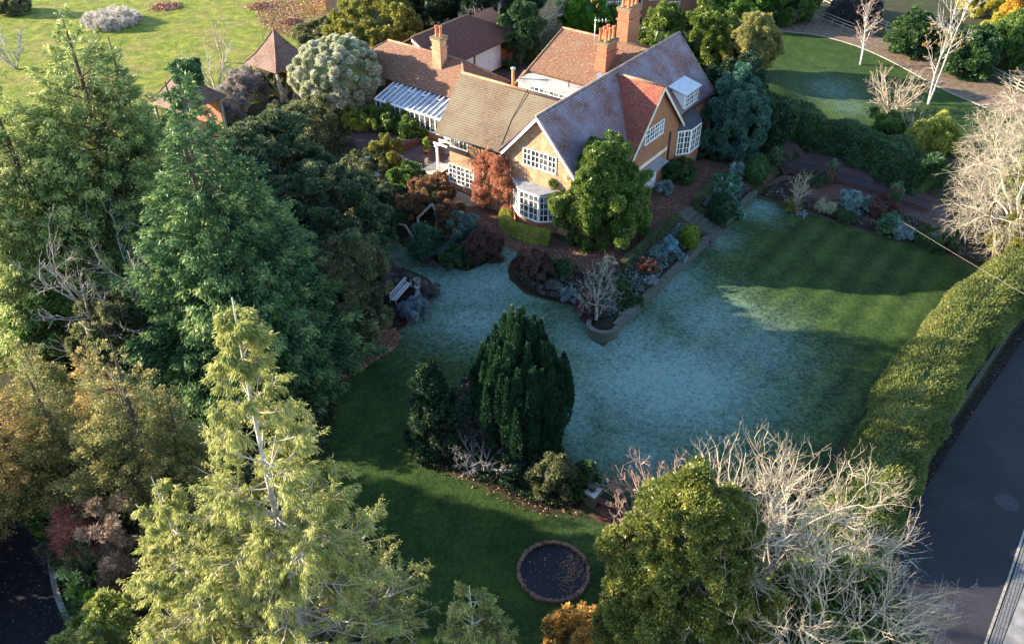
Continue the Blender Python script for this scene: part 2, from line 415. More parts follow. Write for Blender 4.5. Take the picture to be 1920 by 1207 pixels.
M['l_dark'] = leafmat('dark_foliage', [(.006,.016,.010), (.012,.03,.016), (.024,.048,.022), (.05,.075,.03)], .2, .8)
M['l_yew'] = leafmat('yew_foliage', [(.006,.020,.012), (.012,.036,.018), (.022,.055,.024), (.038,.075,.03)], .15, .5)
M['l_mid'] = leafmat('green_foliage', [(.02,.045,.012), (.045,.09,.02), (.08,.135,.03), (.15,.2,.05)], .3, .9, .4, .5)
M['l_bright'] = leafmat('bright_foliage', [(.05,.10,.014), (.10,.17,.022), (.17,.25,.04), (.27,.34,.08)], .35, .9, .4, .5)
M['l_olive'] = leafmat('olive_foliage', [(.05,.06,.014), (.10,.11,.022), (.17,.165,.035), (.26,.23,.06)], .3, .7)
M['l_gold'] = leafmat('autumn_foliage', [(.20,.12,.02), (.36,.22,.03), (.48,.30,.05), (.32,.12,.04)], .4, .7)
M['l_yellow'] = leafmat('yellow_foliage', [(.12,.12,.02), (.26,.24,.04), (.38,.34,.07), (.20,.18,.04)], .4, .7)
M['l_copper'] = leafmat('copper_foliage', [(.13,.05,.032), (.24,.095,.06), (.34,.16,.10), (.18,.09,.05)], .35, .9)
M['l_blue'] = leafmat('blue_green_foliage', [(.014,.045,.035), (.03,.08,.058), (.055,.12,.085), (.09,.16,.11)], .2, .8)
M['l_varieg'] = leafmat('silver_variegated_foliage', [(.10,.13,.05), (.22,.24,.14), (.36,.35,.28), (.44,.42,.37)], .3, 1.2)
M['l_purple'] = leafmat('purple_foliage', [(.035,.018,.018), (.065,.03,.03), (.10,.05,.05), (.14,.07,.055)], .2, .9)
M['l_frosty'] = leafmat('frosted_foliage', [(.05,.08,.07), (.11,.145,.145), (.19,.225,.25), (.3,.33,.37)], .2, 1.5)
M['l_bluegrey'] = leafmat('blue_grey_foliage', [(.05,.10,.12), (.08,.16,.2), (.13,.23,.3), (.2,.3,.38)], .2, 1.5)
M['l_litter'] = leafmat('leaf_litter', [(.10,.045,.03), (.17,.08,.05), (.25,.14,.09), (.33,.2,.14)], .1, 1.)
M['l_heather'] = leafmat('heather_twigs', [(.09,.075,.075), (.16,.14,.13), (.25,.22,.2), (.34,.3,.27)], .2, 1.)
M['l_holm'] = leafmat('holm_oak_foliage', [(.03,.055,.012), (.065,.10,.018), (.11,.15,.026), (.20,.23,.05)], .3, .7, .4, .5)

M['l_box'] = leafmat('box_hedge_foliage', [(.09,.10,.02), (.17,.18,.035), (.24,.25,.05), (.32,.32,.08)], .25, 1.)
M['l_ivy'] = leafmat('ivy_foliage', [(.02,.05,.02), (.04,.085,.035), (.07,.12,.05), (.12,.17,.07)], .2, .9, .35, .5)
M['l_cypress2'] = leafmat('young_cypress_foliage', [(.07,.09,.03), (.13,.15,.045), (.21,.21,.07), (.29,.26,.10)], .3, .6)
M['l_deep'] = leafmat('deep_green_foliage', [(.012,.026,.018), (.03,.052,.03), (.075,.10,.045), (.18,.20,.085)], .25, .45)  # brightest stop stands in for sunlit leaf tips
M['l_dullolive'] = leafmat('dull_olive_foliage', [(.03,.04,.02), (.065,.075,.035), (.11,.12,.055), (.19,.19,.09)], .3, .7)
M['l_copper2'] = leafmat('russet_foliage', [(.06,.035,.02), (.12,.065,.035), (.19,.10,.055), (.14,.13,.05)], .3, .7)
M['l_bright2'] = leafmat('lime_foliage', [(.08,.11,.02), (.16,.19,.035), (.26,.27,.06), (.36,.34,.10)], .35, .8)
M['l_bluegrn'] = leafmat('dusky_blue_green_foliage', [(.02,.045,.04), (.04,.08,.065), (.08,.13,.11), (.15,.2,.18)], .2, .9)
M['l_fern'] = leafmat('fern_foliage', [(.01,.035,.022), (.02,.06,.035), (.04,.095,.055), (.07,.14,.08)], .2, 1.)
M['l_dark2'] = leafmat('shade_green_foliage', [(.010,.026,.010), (.022,.05,.018), (.04,.08,.026), (.075,.12,.04)], .2, .9)
M['l_heather2'] = leafmat('dusky_twigs', [(.03,.03,.028), (.06,.058,.055), (.10,.10,.095), (.16,.16,.15)], .2, 1.)
M['l_frosty2'] = leafmat('frosted_green_foliage', [(.05,.09,.08), (.10,.16,.15), (.18,.25,.25), (.3,.37,.38)], .2, 1.5)
M['l_frosty3'] = leafmat('frosted_lavender', [(.05,.075,.09), (.09,.13,.15), (.15,.2,.22), (.24,.3,.33)], .2, 1.5)
M['l_barberry'] = leafmat('barberry_foliage', [(.025,.012,.013), (.05,.022,.022), (.08,.035,.028), (.18,.09,.04)], .2, 1.)
M['l_gold_green'] = leafmat('golden_topiary', [(.05,.075,.008), (.085,.12,.012), (.13,.165,.02), (.18,.2,.03)], .2, 1.)
M['l_yew2'] = leafmat('green_topiary', [(.012,.04,.012), (.022,.065,.018), (.035,.09,.024), (.055,.12,.03)], .15, 1.)
M['l_glossy'] = leafmat('glossy_foliage', [(.015,.06,.03), (.03,.10,.05), (.06,.15,.08), (.22,.32,.32)], .2, 1.2, .3, .5)
M['l_straw'] = leafmat('straw_grass', [(.15,.16,.09), (.22,.22,.13), (.3,.29,.18), (.4,.37,.25)], .3, 1.)
M['l_laurel'] = leafmat('laurel_foliage', [(.08,.15,.02), (.15,.23,.04), (.26,.33,.10), (.42,.44,.26)], .3, 1.3, .3, .5)
M['l_redtwig'] = leafmat('red_stems', [(.10,.03,.03), (.17,.05,.045), (.24,.08,.06), (.3,.14,.10)], .1, 1.)
M['l_bramble'] = leafmat('bramble_stems', [(.09,.055,.04), (.17,.115,.08), (.27,.19,.14), (.37,.29,.2)], .2, .8)
M['l_dullbright'] = leafmat('ground_shrub_foliage', [(.05,.075,.02), (.12,.15,.035), (.2,.22,.06), (.3,.27,.14)], .3, .8)
M['l_dullbright2'] = leafmat('thicket_foliage', [(.015,.03,.012), (.04,.065,.018), (.10,.13,.028), (.20,.22,.05)], .3, .5)
M['l_gold2'] = leafmat('orange_gold_foliage', [(.10,.07,.03), (.24,.15,.04), (.4,.22,.06), (.18,.17,.05)], .4, .8)
M['l_pinktwig'] = leafmat('pink_twigs', [(.16,.10,.08), (.28,.19,.15), (.38,.28,.22), (.48,.38,.3)], .2, 1.)
M['l_heatherpale'] = leafmat('pale_grey_twigs', [(.16,.14,.13), (.27,.25,.22), (.36,.33,.3), (.45,.42,.38)], .2, 1.)
M['l_vivid'] = leafmat('vivid_green_foliage', [(.02,.07,.008), (.05,.14,.012), (.09,.2,.018), (.15,.26,.03)], .3, .8)
M['l_vivid2'] = leafmat('fresh_green_foliage', [(.02,.055,.012), (.045,.10,.018), (.08,.15,.026), (.14,.2,.04)], .3, .8)
M['l_olivepale'] = leafmat('soft_olive_foliage', [(.08,.085,.03), (.15,.15,.05), (.22,.21,.08), (.3,.27,.11)], .35, .6)
M['l_oliveivy'] = leafmat('sunny_ivy_foliage', [(.06,.085,.02), (.13,.16,.035), (.21,.23,.06), (.3,.3,.09)], .3, .8)
M['l_hedge'] = leafmat('conifer_hedge_foliage', [(.026,.044,.015), (.062,.088,.025), (.13,.145,.04), (.22,.20,.065)], .3, .28)
M['l_bedmix'] = leafmat('frosted_bed_plants', [(.02,.04,.022), (.045,.075,.045), (.09,.13,.12), (.22,.25,.30)], .2, 2.)
M['l_bedmix2'] = leafmat('winter_bed_plants', [(.03,.028,.022), (.06,.05,.038), (.085,.10,.06), (.22,.24,.22)], .2, 1.6)
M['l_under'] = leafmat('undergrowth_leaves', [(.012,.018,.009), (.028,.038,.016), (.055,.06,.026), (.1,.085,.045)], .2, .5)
M['twig_small'] = barkmat('grey_lichen_twig', (.16,.16,.14), (.30,.31,.27), 2)
M['twig_white2'] = barkmat('bleached_twig', (.30,.27,.21), (.48,.44,.36), 2)
M['twig_brown2'] = barkmat('gnarled_bark', (.10,.085,.07), (.22,.19,.15), 2)
M['twig_dark2'] = barkmat('dusky_twig', (.08,.07,.075), (.16,.145,.145), 2)
M['twig_grey'] = barkmat('grey_twig', (.2,.19,.17), (.36,.34,.31), 2)
M['twig_grey2'] = barkmat('shaded_grey_twig', (.14,.13,.13), (.26,.25,.24), 2)
M['twig_pink'] = barkmat('pink_twig', (.22,.14,.12), (.38,.28,.23), 2)
M['reed'] = barkmat('dead_reed', (.22,.10,.05), (.48,.33,.2), 3)
M['benchwood'] = plain('pale_weathered_oak', (.42,.43,.44), .8, .2, 5)

M['l_lowhedge'] = leafmat('clipped_hedge_foliage', [(.035,.045,.02), (.055,.065,.03), (.08,.09,.042), (.11,.12,.06)], .15, 1.)

M['l_camellia'] = leafmat('camellia_foliage', [(.020,.045,.010), (.048,.085,.016), (.09,.135,.028), (.22,.25,.07)], .3, 1.3, .35, .5)
M['l_holm2'] = leafmat('holm_oak_leaves', [(.03,.045,.012), (.065,.085,.018), (.12,.135,.028), (.22,.21,.055)], .3, .9, .4, .5)

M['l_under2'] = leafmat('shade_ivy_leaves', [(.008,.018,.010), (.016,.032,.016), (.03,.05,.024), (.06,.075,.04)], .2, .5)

M['asphalt_patch'] = plain('patched_asphalt', (.048,.048,.055), .9, .25, 4)
M['gutter_dark'] = plain('gutter_dark', (.016,.017,.016), .95, .5, 2.5)  # darker strip of road surface along the kerb

# ---------------------------------------------------------------- the ground and its sheets
def blobs(px_list):
    out = []
    for (px, py, rx, ry, a) in px_list:      # survey marks read off the photograph, kept as ground ellipses
        g = G(px, py); e = G(px+rx, py); f = G(px, py-ry)
        out.append((g[0], g[1], abs(e[0]-g[0]), abs(f[1]-g[1]), a))
    return out
FROST = blobs([(1250,720,230,110,1.0),(1150,640,150,90,.85),(1400,650,130,90,.75),(1200,840,130,70,.75),(1330,600,110,70,.8),(900,530,200,80,.9),(780,490,110,40,.55),
               (900,600,150,60,.85),(1080,760,60,120,.8),(1250,520,90,80,.8),(1340,440,50,55,.7),(1420,390,50,28,.8),(1560,170,60,30,.55),(1590,200,50,20,.5),(700,600,40,30,.4),(960,500,60,40,.6)])
def frost_at(x, y):
    f = np.zeros_like(x)
    for bx, by, rx, ry, a in FROST:
        f = np.maximum(f, a*np.exp(-(((x-bx)/rx)**2+((y-by)/ry)**2)*.75))
    return f
def stripe_at(x, y):
    u, v = UV(x, y)
    s = np.sin(2*pi*(u-.05*v)/1.75)
    w = sm((u-11.5)/2.5)*sm((v+10)/4)
    return .085*s*w
def sheet(name, pts, mat, dz=.012, cell=.5, frost=False, stripe=False, world=False, kind='structure', zfix=None):
    """a sheet laid on the ground: outline in ground points, cut on a grid, draped"""
    P = [tuple(p[:2]) for p in pts]
    bm = bmesh.new(); vs = [bm.verts.new((p[0], p[1], 0)) for p in P]
    es = [bm.edges.new((vs[i], vs[(i+1) % len(vs)])) for i in range(len(vs))]
    bmesh.ops.triangle_fill(bm, use_beauty=True, edges=es)
    xs = [p[0] for p in P]; ys = [p[1] for p in P]
    for ax, lo, hi in ((0, min(xs), max(xs)), (1, min(ys), max(ys))):
        k = math.floor(lo/cell)+1
        while k*cell < hi:
            co = [0, 0, 0]; no = [0, 0, 0]; co[ax] = k*cell; no[ax] = 1
            bmesh.ops.bisect_plane(bm, geom=bm.verts[:]+bm.edges[:]+bm.faces[:], plane_co=co, plane_no=no, dist=1e-4)
            k += 1
    bmesh.ops.recalc_face_normals(bm, faces=bm.faces)
    if sum(f.normal.z for f in bm.faces) < 0: bmesh.ops.reverse_faces(bm, faces=bm.faces)
    X = np.array([v.co.x for v in bm.verts]); Y = np.array([v.co.y for v in bm.verts])
    Z = GZ(X, Y)+dz if zfix is None else np.full(X.shape, zfix)
    bm.verts.index_update()
    F = [[v.index for v in f.verts] for f in bm.faces]; bm.free()
    o = build(name, np.stack([X, Y, Z], 1), F, mat)
    me = o.data
    for nm, on, fn in (('frost', frost, frost_at), ('stripe', stripe, stripe_at)):
        a = me.attributes.new(nm, 'FLOAT', 'POINT')
        if on: a.data.foreach_set('value', fn(X, Y).astype(np.float32))
    tag(o, kind=kind); return o
def smoothpoly(pts, it=2, closed=True):
    P = [np.array(p[:2], float) for p in pts]
    for _ in range(it):
        Q = []
        n = len(P)
        for i in range(n if closed else n-1):
            a, b = P[i], P[(i+1) % n]; Q += [a*.75+b*.25, a*.25+b*.75]
        if not closed: Q = [P[0]]+Q+[P[-1]]
        P = Q
    return P
def gpoly(pix, it=2): return smoothpoly([G(*p) for p in pix], it)

# base ground: a fine grid under the garden, reaching out to the horizon
gx = np.concatenate([[-700,-400,-200,-110,-70], np.arange(-50, 3.9, .5), np.arange(4, 18, .16), np.arange(18, 50.01, .5), [70,110,200,400,700]])
gy = np.concatenate([[-100,-40,0], np.arange(8, 36.9, .5), np.arange(37, 58, .16), np.arange(58, 84.01, .5), [90,100,120,160,240,400,800]])
XX, YY = np.meshgrid(gx, gy); ZZ = GZ(XX, YY)
nx, ny = len(gx), len(gy)
idx = np.arange(nx*ny).reshape(ny, nx)
GF = np.stack([idx[:-1,:-1], idx[:-1,1:], idx[1:,1:], idx[1:,:-1]], -1).reshape(-1, 4)
gr = npmesh('ground', np.stack([XX.ravel(), YY.ravel(), ZZ.ravel()], 1), GF, M['rough'], base=(0, 0, -1), smooth=True)
tag(gr, kind='structure')

# lawns
lawn = [W(9.95,-7.6), W(9.95,14.35), W(13,14.5), W(18,13.9), W(22,14.3), W(26,14.0), W(24.6,3), W(24.1,-3), W(23.5,-9), W(22.8,-15), W(17.2,-17), W(16.2,-16.4),
        G(1110,935), G(1060,905), G(1000,880), G(900,845), G(830,800), G(800,750), G(770,860), G(880,905), G(1000,960), G(1120,975), G(1180,1010), G(1200,1100), G(1180,1207), G(1100,1330), G(700,1330),
        G(640,1100), G(600,900), G(580,760), G(640,715), G(700,660), G(745,625), G(760,612), G(822,545), G(800,520), G(745,497), G(715,478), G(715,455), G(760,455), G(830,500), G(880,508), G(925,488), G(945,458), G(975,470), G(955,500), G(955,525), G(985,552), G(1040,567), G(1080,575), G(1100,600), G(1105,635)]
sheet('lawn', lawn, M['lawn'], .02, .4, True, True)
sheet('meadow', gpoly([(-60,0),(-60,-60),(700,-60),(660,40),(600,90),(560,150),(500,190),(400,215),(300,230),(150,300),(0,700),(-200,700)]), M['meadow'], .02, 1.2)
sheet('upper_lawn', gpoly([(1440,90),(1462,60),(1530,68),(1590,83),(1640,103),(1690,128),(1760,168),(1850,205),(1960,240),(1900,300),(1700,290),(1560,240),(1440,220)], 1), M['lawn'], .02, .8, True)
sheet('side_lawn', gpoly([(-200,560),(100,520),(130,600),(60,700),(-200,720)]), M['meadow'], .03, 1.0)
# gravel drive, upper right
sheet('gravel_drive', gpoly([(1290,-40),(1390,-40),(1430,40),(1465,42),(1500,18),(1540,32),(1580,52),(1640,66),(1700,92),(1790,128),(1960,195),(1960,238),(1850,204),(1762,167),(1692,127),(1642,102),(1592,82),(1530,66),(1462,61),(1400,60),(1330,20)], 1), M['gravel'], .03, .8)
# brick lane beyond the railings
sheet('brick_lane', gpoly([(1398,232),(1440,240),(1510,266),(1600,297),(1700,342),(1790,395),(1780,440),(1700,405),(1630,370),(1560,346),(1450,308),(1395,268)], 1), M['pavebrown'], .03, .6)
sheet('brick_circle', gpoly([(1500,362),(1500,345),(1530,337),(1570,340),(1592,352),(1590,368),(1560,378),(1520,374)], 2), M['pavebrick'], .035, .4)
sheet('brick_walk', [W(8.2,13.6), W(8.9,13.6), W(11.2,19.6), W(10.5,19.6)], M['pavebrick'], .03, .4)
# garden beds (soil), beside and below the house
sheet('flower_bed', [W(9.8,14.9), W(12,15.0), W(18,14.5), W(22,14.9), W(26.4,14.5), W(26.6,17.5), W(20,18.8), W(14,20), W(9.8,21)], M['soil'], .012, .5, False)
sheet('round_bed', gpoly([(950,508),(962,482),(1000,478),(1060,495),(1120,520),(1150,520),(1170,560),(1165,600),(1110,600),(1080,572),(1040,564),(990,550),(958,525)], 2), M['soil'], .03, .3)
sheet('heather_bed', gpoly([(740,455),(760,425),(800,400),(850,392),(890,410),(920,440),(948,462),(930,485),(885,506),(835,497),(790,480)], 2), M['soil'], .03, .3)
sheet('terrace_bed', [W(7.5,-6.2), W(9.6,-6.2), W(9.6,6.3), W(7.5,6.3)], M['soil'], .02, .4)
sheet('upper_terrace_bed', [W(7.5,9.2), W(9.6,9.2), W(9.6,14.3), W(7.5,14.3)], M['soil'], .02, .4)
sheet('square_bed', [G(640,600), G(700,500), G(822,548), G(760,610), G(700,640)], M['soil'], .035, .3)
sheet('island_bed', gpoly([(770,850),(790,740),(860,720),(1030,780),(1062,860),(1105,925),(1100,950),(1010,955),(880,900)], 1), M['soil'], .035, .4)
# paths and patio
sheet('brick_path', [W(7.15,-1.2), W(7.15,16), W(4.4,16), W(3.75,5), W(3.6,-.8), W(-4.75,-.05), W(-6.2,-1.3), W(-4.9,-1.6), W(-3,-2.4), W(-1.5,-3.0), W(.2,-3.5), W(2.7,-3.75), W(5.2,-3.1), W(6.6,-2.0)], M['pavebrick'], .03, .5)
sheet('patio', [W(-4.8,-.2), W(-6.3,-1.4), W(-9,-1.8), W(-12,-1.6), W(-16,-1.2), W(-19,0), W(-24,2.4), W(-26,5), W(-21,5.6), W(-13.4,5.6), W(-8.3,5.6), W(-8.2,.7), W(-4.8,.7)], M['pavebrown'], .03, .5)
sheet('garage_yard', [W(-19.3,12), W(-19.3,24), W(-14,24), W(-9.8,18), W(-9.8,9), W(-14,9)], M['pavebrown'], .03, .8)
sheet('slab_paving', [W(-4.85,-.25), W(-6.2,-1.25), W(-8.6,-1.3), W(-9.3,.6), W(-4.85,.6)], M['slab'], .05, .5)
# public road, lower right
sheet('road', [W(27.4,-30), W(27.4,-8.8), W(28.3,0), W(29.2,9.6), W(31.5,30), W(60,30), W(60,0), G(1925,990), G(1895,1080), G(1850,1207), G(1800,1400)], M['asphalt'], .03, 1.5)
sheet('road_patch', smoothpoly([G(1858,935), G(1880,922), G(1912,940), G(1905,962), G(1880,955)], 1), M['asphalt_patch'], .036, 1.0)
sheet('gutter_strip', [W(27.4,-30), W(27.4,-8.8), W(28.3,0), W(29.2,9.6), W(31.5,30), W(31.9,30), W(29.75,9.6), W(28.7,0), W(27.95,-8.8), W(27.75,-30)], M['gutter_dark'], .036, 1.0)
sheet('cobble_margin', [G(1927,990), G(1948,1010), G(1925,1080), G(1877,1207), G(1830,1400), G(1803,1400), G(1853,1207), G(1898,1080)], M['cobble'], .05, .5)
sheet('concrete_apron', [G(1930,1000), G(2300,1000), G(2300,1400), G(1835,1400), G(1879,1207), G(1927,1080)], M['concrete'], .04, .6)
# drive, lower left
sheet('drive', gpoly([(-400,740),(40,760),(50,850),(62,930),(72,960),(82,1020),(96,1080),(112,1150),(145,1207),(220,1330),(-400,1400)], 1), M['dark_asphalt'], .03, .8)
def strip(name, pts, w, h, mat, z0=-.1, label=None, cat='kerb', kind=None, side=1):
    """a kerb: a rectangular section swept along ground points"""
    P = [np.array(p[:2], float) for p in pts]; m = MB(); R = []
    for i, p in enumerate(P):
        t = P[min(i+1, len(P)-1)]-P[max(i-1, 0)]; t /= np.linalg.norm(t); n = np.array([-t[1], t[0]])*side
        z = float(GZ(*p)); q = p+n*w
        R.append([(p[0],p[1],z+z0), (q[0],q[1],z+z0), (q[0],q[1],z+h), (p[0],p[1],z+h)])
    for a, b in zip(R[:-1], R[1:]):
        m.add(a+b, [(0,1,5,4), (1,2,6,5), (2,3,7,6), (3,0,4,7)])
    m.add(R[0], [(0,1,2,3)]); m.add(R[-1], [(3,2,1,0)])
    o = m.build(name, mat)
    if kind: tag(o, kind=kind)
    else: tag(o, label, cat)
    return o
strip('kerb', smoothpoly([G(88,1040),G(96,1095),G(112,1150),G(145,1200),G(200,1290)], 2, False), .24, .12, M['kerb'], label='curved pale stone kerb edging the dark drive in the lower left')
strip('kerb', [W(27.15,-30), W(27.15,-8.8), W(28.05,0), W(28.95,9.6), W(31.2,30)], .22, .14, M['stone'], label='long dark stone kerb between the road and the hedge bank')
strip('kerb', [G(1800,1400), G(1850,1207), G(1895,1080), G(1925,990), G(1960,900)], .1, .06, M['kerb'], label='low stone edging between the road and the cobbles')
strip('path_edging', smoothpoly([G(1462,60),G(1530,66),G(1592,82),G(1642,102),G(1692,127),G(1762,167),G(1850,204)], 1, False), .12, .06, M['kerb'], label='thin pale brick edging along the curved gravel drive', cat='edging')
# sunk round pond
pc = (1.83, 23.13); pz = -1.5; pr = 1.62
pond = thing('garden_pond', (pc[0], pc[1], pz), 'round brick rimmed pond of dark water with dead reeds', 'pond')
m = MB()
nb = 72
for i in range(nb):
    a0 = 2*pi*i/nb+.008; a1 = 2*pi*(i+1)/nb-.008
    random.seed(i); dz = random.uniform(-.03, .02); r0 = pr-.16+random.uniform(-.02,.02); r1 = pr+random.uniform(-.03,.02)
    q = []
    for z in (pz-.3, pz+.2+dz):
        for r, a in ((r0,a0),(r1,a0),(r1,a1),(r0,a1)): q.append((pc[0]+r*cos(a), pc[1]+r*sin(a), z))
    m.hexa(q)
m.build('brick_rim', plain('rim_brick', (.15,.095,.075), .95, .6, 2.2), pond)
m = MB(); V = [(pc[0]+(pr-.15)*cos(2*pi*i/48), pc[1]+(pr-.15)*sin(2*pi*i/48), pz+.07) for i in range(48)]; m.poly(V)
wm, N_, L_, P_ = newmat('pond_water'); P_.inputs['Base Color'].default_value = (.010,.010,.013,1); P_.inputs['Roughness'].default_value = .2; P_.inputs['Specular IOR Level'].default_value = .22
bump(N_, L_, P_, noise(N_, L_, 3, 3, nn(N_, 'ShaderNodeTexCoord').outputs['Object']), .15, .03)
m.build('water', wm, pond)

# ---------------------------------------------------------------- plant generators
def unit(a): return a/(np.linalg.norm(a, axis=-1, keepdims=True)+1e-9)
def leafquads(P, D, L, Wd, rng):
    n = len(P); r = rng.normal(size=(n, 3)); S = unit(np.cross(D, r))
    L = np.broadcast_to(L, (n,))[:, None]; Wd = np.broadcast_to(Wd, (n,))[:, None]
    N = np.cross(D, S)
    mid = P+D*L*.45+N*L*.08
    V = np.stack([P, mid+S*Wd*.5, P+D*L, mid-S*Wd*.5], 1).reshape(-1, 3)
    return V, np.arange(4*n).reshape(-1, 4)
def tubes(P, R, sides=3):
    """P (n,m,3) polylines, R (n,m) radii"""
    n, m, _ = P.shape
    T = np.empty_like(P); T[:, 1:-1] = P[:, 2:]-P[:, :-2]; T[:, 0] = P[:, 1]-P[:, 0]; T[:, -1] = P[:, -1]-P[:, -2]
    T = unit(T); ref = np.where(np.abs(T[..., 2:3]) < .9, np.array([0, 0, 1.]), np.array([1., 0, 0]))
    A = unit(np.cross(T, ref)); B = np.cross(T, A)
    q = 2*pi*np.arange(sides)/sides
    V = P[:, :, None]+R[:, :, None, None]*(A[:, :, None]*np.cos(q)[:, None]+B[:, :, None]*np.sin(q)[:, None])
    i = np.arange(n)[:, None, None]*m*sides+np.arange(m-1)[None, :, None]*sides; j = np.arange(sides)[None, None, :]
    a = i+j; b = i+(j+1) % sides
    F = np.stack([a, b, b+sides, a+sides], -1).reshape(-1, 4)
    return V.reshape(-1, 3), F
def join(parts):
    Vs, Fs, Ms, Rs = [], [], [], []; off = 0
    for p in parts:
        V, F = p[0], p[1]; mi = p[2] if len(p) > 2 else 0
        Vs.append(V); Fs.append(np.asarray(F)+off); off += len(V)
        Ms.append(np.full(len(F), mi)); Rs.append(p[3] if len(p) > 3 and p[3] is not None else np.full(len(F), .3))
    return np.concatenate(Vs), np.concatenate(Fs), np.concatenate(Ms), np.concatenate(Rs)
def poly_lines(rng, S, D, L, m, up=0., wig=.1):
    n = len(S); P = np.empty((n, m, 3)); P[:, 0] = S; d = D.copy()
    for i in range(1, m):
        d = unit(d+np.array([0, 0, up])/(m-1)+rng.normal(size=(n, 3))*wig)
        P[:, i] = P[:, i-1]+d*(L/(m-1))[:, None]
    return P
def taper(R0, m, end=.35): return R0[:, None]*np.linspace(1, end, m)[None]
def spawn(rng, P, R, L, k, tmin=.3, ang=(40, 10), ratio=.6, rr=.6, m=4, up=0., wig=.12, minr=.004, fall=.45, tip=True):
    n, mm, _ = P.shape
    idx = np.repeat(np.arange(n), k); t = rng.uniform(tmin, 1, len(idx))
    if tip: t[::k] = 1.0
    s = t*(mm-1); i0 = np.minimum(s.astype(int), mm-2); fr = s-i0
    a = P[idx, i0]; b = P[idx, i0+1]; pos = a+(b-a)*fr[:, None]; pd = unit(b-a)
    r = R[idx, i0]+(R[idx, i0+1]-R[idx, i0])*fr
    al = np.radians(rng.normal(ang[0], ang[1], len(idx)))
    if tip: al[::k] *= .4
    pe = unit(np.cross(pd, rng.normal(size=pd.shape)))
    D = unit(pd*np.cos(al)[:, None]+pe*np.sin(al)[:, None])
    Ln = L[idx]*ratio*(1-fall*t)*rng.uniform(.65, 1.25, len(idx))
    Rn = np.maximum(np.minimum(r, R[idx, 0]*rr), minr)
    Pn = poly_lines(rng, pos, D, Ln, m, up, wig)
    return Pn, np.maximum(taper(Rn, m), minr*.7), Ln
def fib(n, rng):
    z = 1-2*(np.arange(n)+.5)/n; p = np.arange(n)*2.39996+rng.uniform(0, 6); r = np.sqrt(1-z*z)
    return np.stack([r*np.cos(p), r*np.sin(p), z], 1)
def cubesphere(n=6):
    V = []; F = []
    for ax in range(3):
        for sg in (-1, 1):
            b = len(V); g = np.linspace(-1, 1, n+1)
            for a in g:
                for c in g:
                    p = [0, 0, 0]; p[ax] = sg; p[(ax+1) % 3] = a; p[(ax+2) % 3] = c; V.append(p)
            for i in range(n):
                for j in range(n):
                    q = [b+i*(n+1)+j, b+(i+1)*(n+1)+j, b+(i+1)*(n+1)+j+1, b+i*(n+1)+j+1]
                    F.append(q if sg > 0 else q[::-1])
    return unit(np.array(V, float)), np.array(F)
CS = cubesphere()
def blob_crown(rng, r, z0, z1, n_l=22, lr=.42, leaf=(.2,.11), cover=3.0, taper_top=0., ry=None, squat=1., core=.7, jag=.35, fill=.25):
    """lobed evergreen crown: leaf clusters on overlapping lobes, local origin at trunk base"""
    ry = ry or r; h = z1-z0; cz = (z0+z1)/2
    d = fib(n_l, rng)
    d = d[d[:, 2] > -.75]
    t = (d[:, 2]+1)/2
    sc = 1-taper_top*t
    lrad = lr*min(r, h/2)*rng.uniform(.6, 1.25, len(d))
    C = np.stack([d[:, 0]*(r-lrad*.8)*sc, d[:, 1]*(ry-lrad*.8)*sc, cz+d[:, 2]*(h/2-lrad*.7)], 1)
    C += rng.normal(size=C.shape)*lrad[:, None]*jag*.5
    cen = np.array([0, 0, cz-.15*h]); ell = np.array([r, ry, h/2])
    ks = 9 if r > .7 else 5
    ii = np.repeat(np.arange(len(C)), ks); o1 = unit((C-cen)/ell)[ii]
    d2 = unit(rng.normal(size=(len(ii), 3))+o1*.9)
    r2 = lrad[ii]*rng.uniform(.3, .56, len(ii))
    C2 = C[ii]+d2*(lrad[ii]*rng.uniform(.55, 1.0+jag*.25, len(ii)))[:, None]*np.array([1, 1, squat])
    o2 = unit(o1+d2*.8)
    nl = (4*pi*r2**2*.5*cover/(leaf[0]*leaf[1]*.5)).astype(int)+4
    idx = np.repeat(np.arange(len(C2)), nl); n = len(idx)
    dd = unit(rng.normal(size=(n, 3))+o2[idx]*.7)
    P = C2[idx]+dd*(r2[idx]*rng.uniform(.4, 1.08, n)**.7)[:, None]*np.array([1, 1, squat])
    D = unit(dd*.8+rng.normal(size=(n, 3))*.5+np.array([0, 0, .15]))
    C = C2
    V, F = leafquads(P, D, leaf[0]*rng.uniform(.7, 1.3, n), leaf[1]*rng.uniform(.7, 1.3, n), rng)
    rn = np.clip(rng.normal(.45, .2, n)+(rng.normal(0, .12, len(C)))[idx], 0, 1)
    parts = [(V, F, 0, rn)]
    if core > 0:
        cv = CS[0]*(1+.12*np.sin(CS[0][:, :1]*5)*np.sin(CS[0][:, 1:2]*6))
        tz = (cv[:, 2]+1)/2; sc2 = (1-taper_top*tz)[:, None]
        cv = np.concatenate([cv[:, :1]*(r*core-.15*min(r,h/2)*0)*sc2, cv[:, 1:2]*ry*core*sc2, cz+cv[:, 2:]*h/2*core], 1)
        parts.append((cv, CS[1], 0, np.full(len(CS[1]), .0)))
    return parts
def shift(parts, o):
    return [(p[0]+np.array(o),)+tuple(p[1:]) for p in parts]
def put(name, base, crown_parts, cmat, trunk_parts=None, tmat=None, label=None, cat=None, group=None, crown='crown', trunk='trunk'):
    V, F, mi, R = join(crown_parts)
    mats = cmat if isinstance(cmat, list) else [cmat]
    if trunk_parts is None:
        o = npmesh(name, V+np.array(base), F, mats, base=base, mi=mi, rnd=R); return tag(o, label, cat, group)
    t = thing(name, base, label, cat, group)
    npmesh(crown, V+np.array(base), F, mats, parent=t, mi=mi, rnd=R)
    V, F, mi, R = join(trunk_parts)
    npmesh(trunk, V+np.array(base), F, tmat, parent=t, smooth=True)
    return t
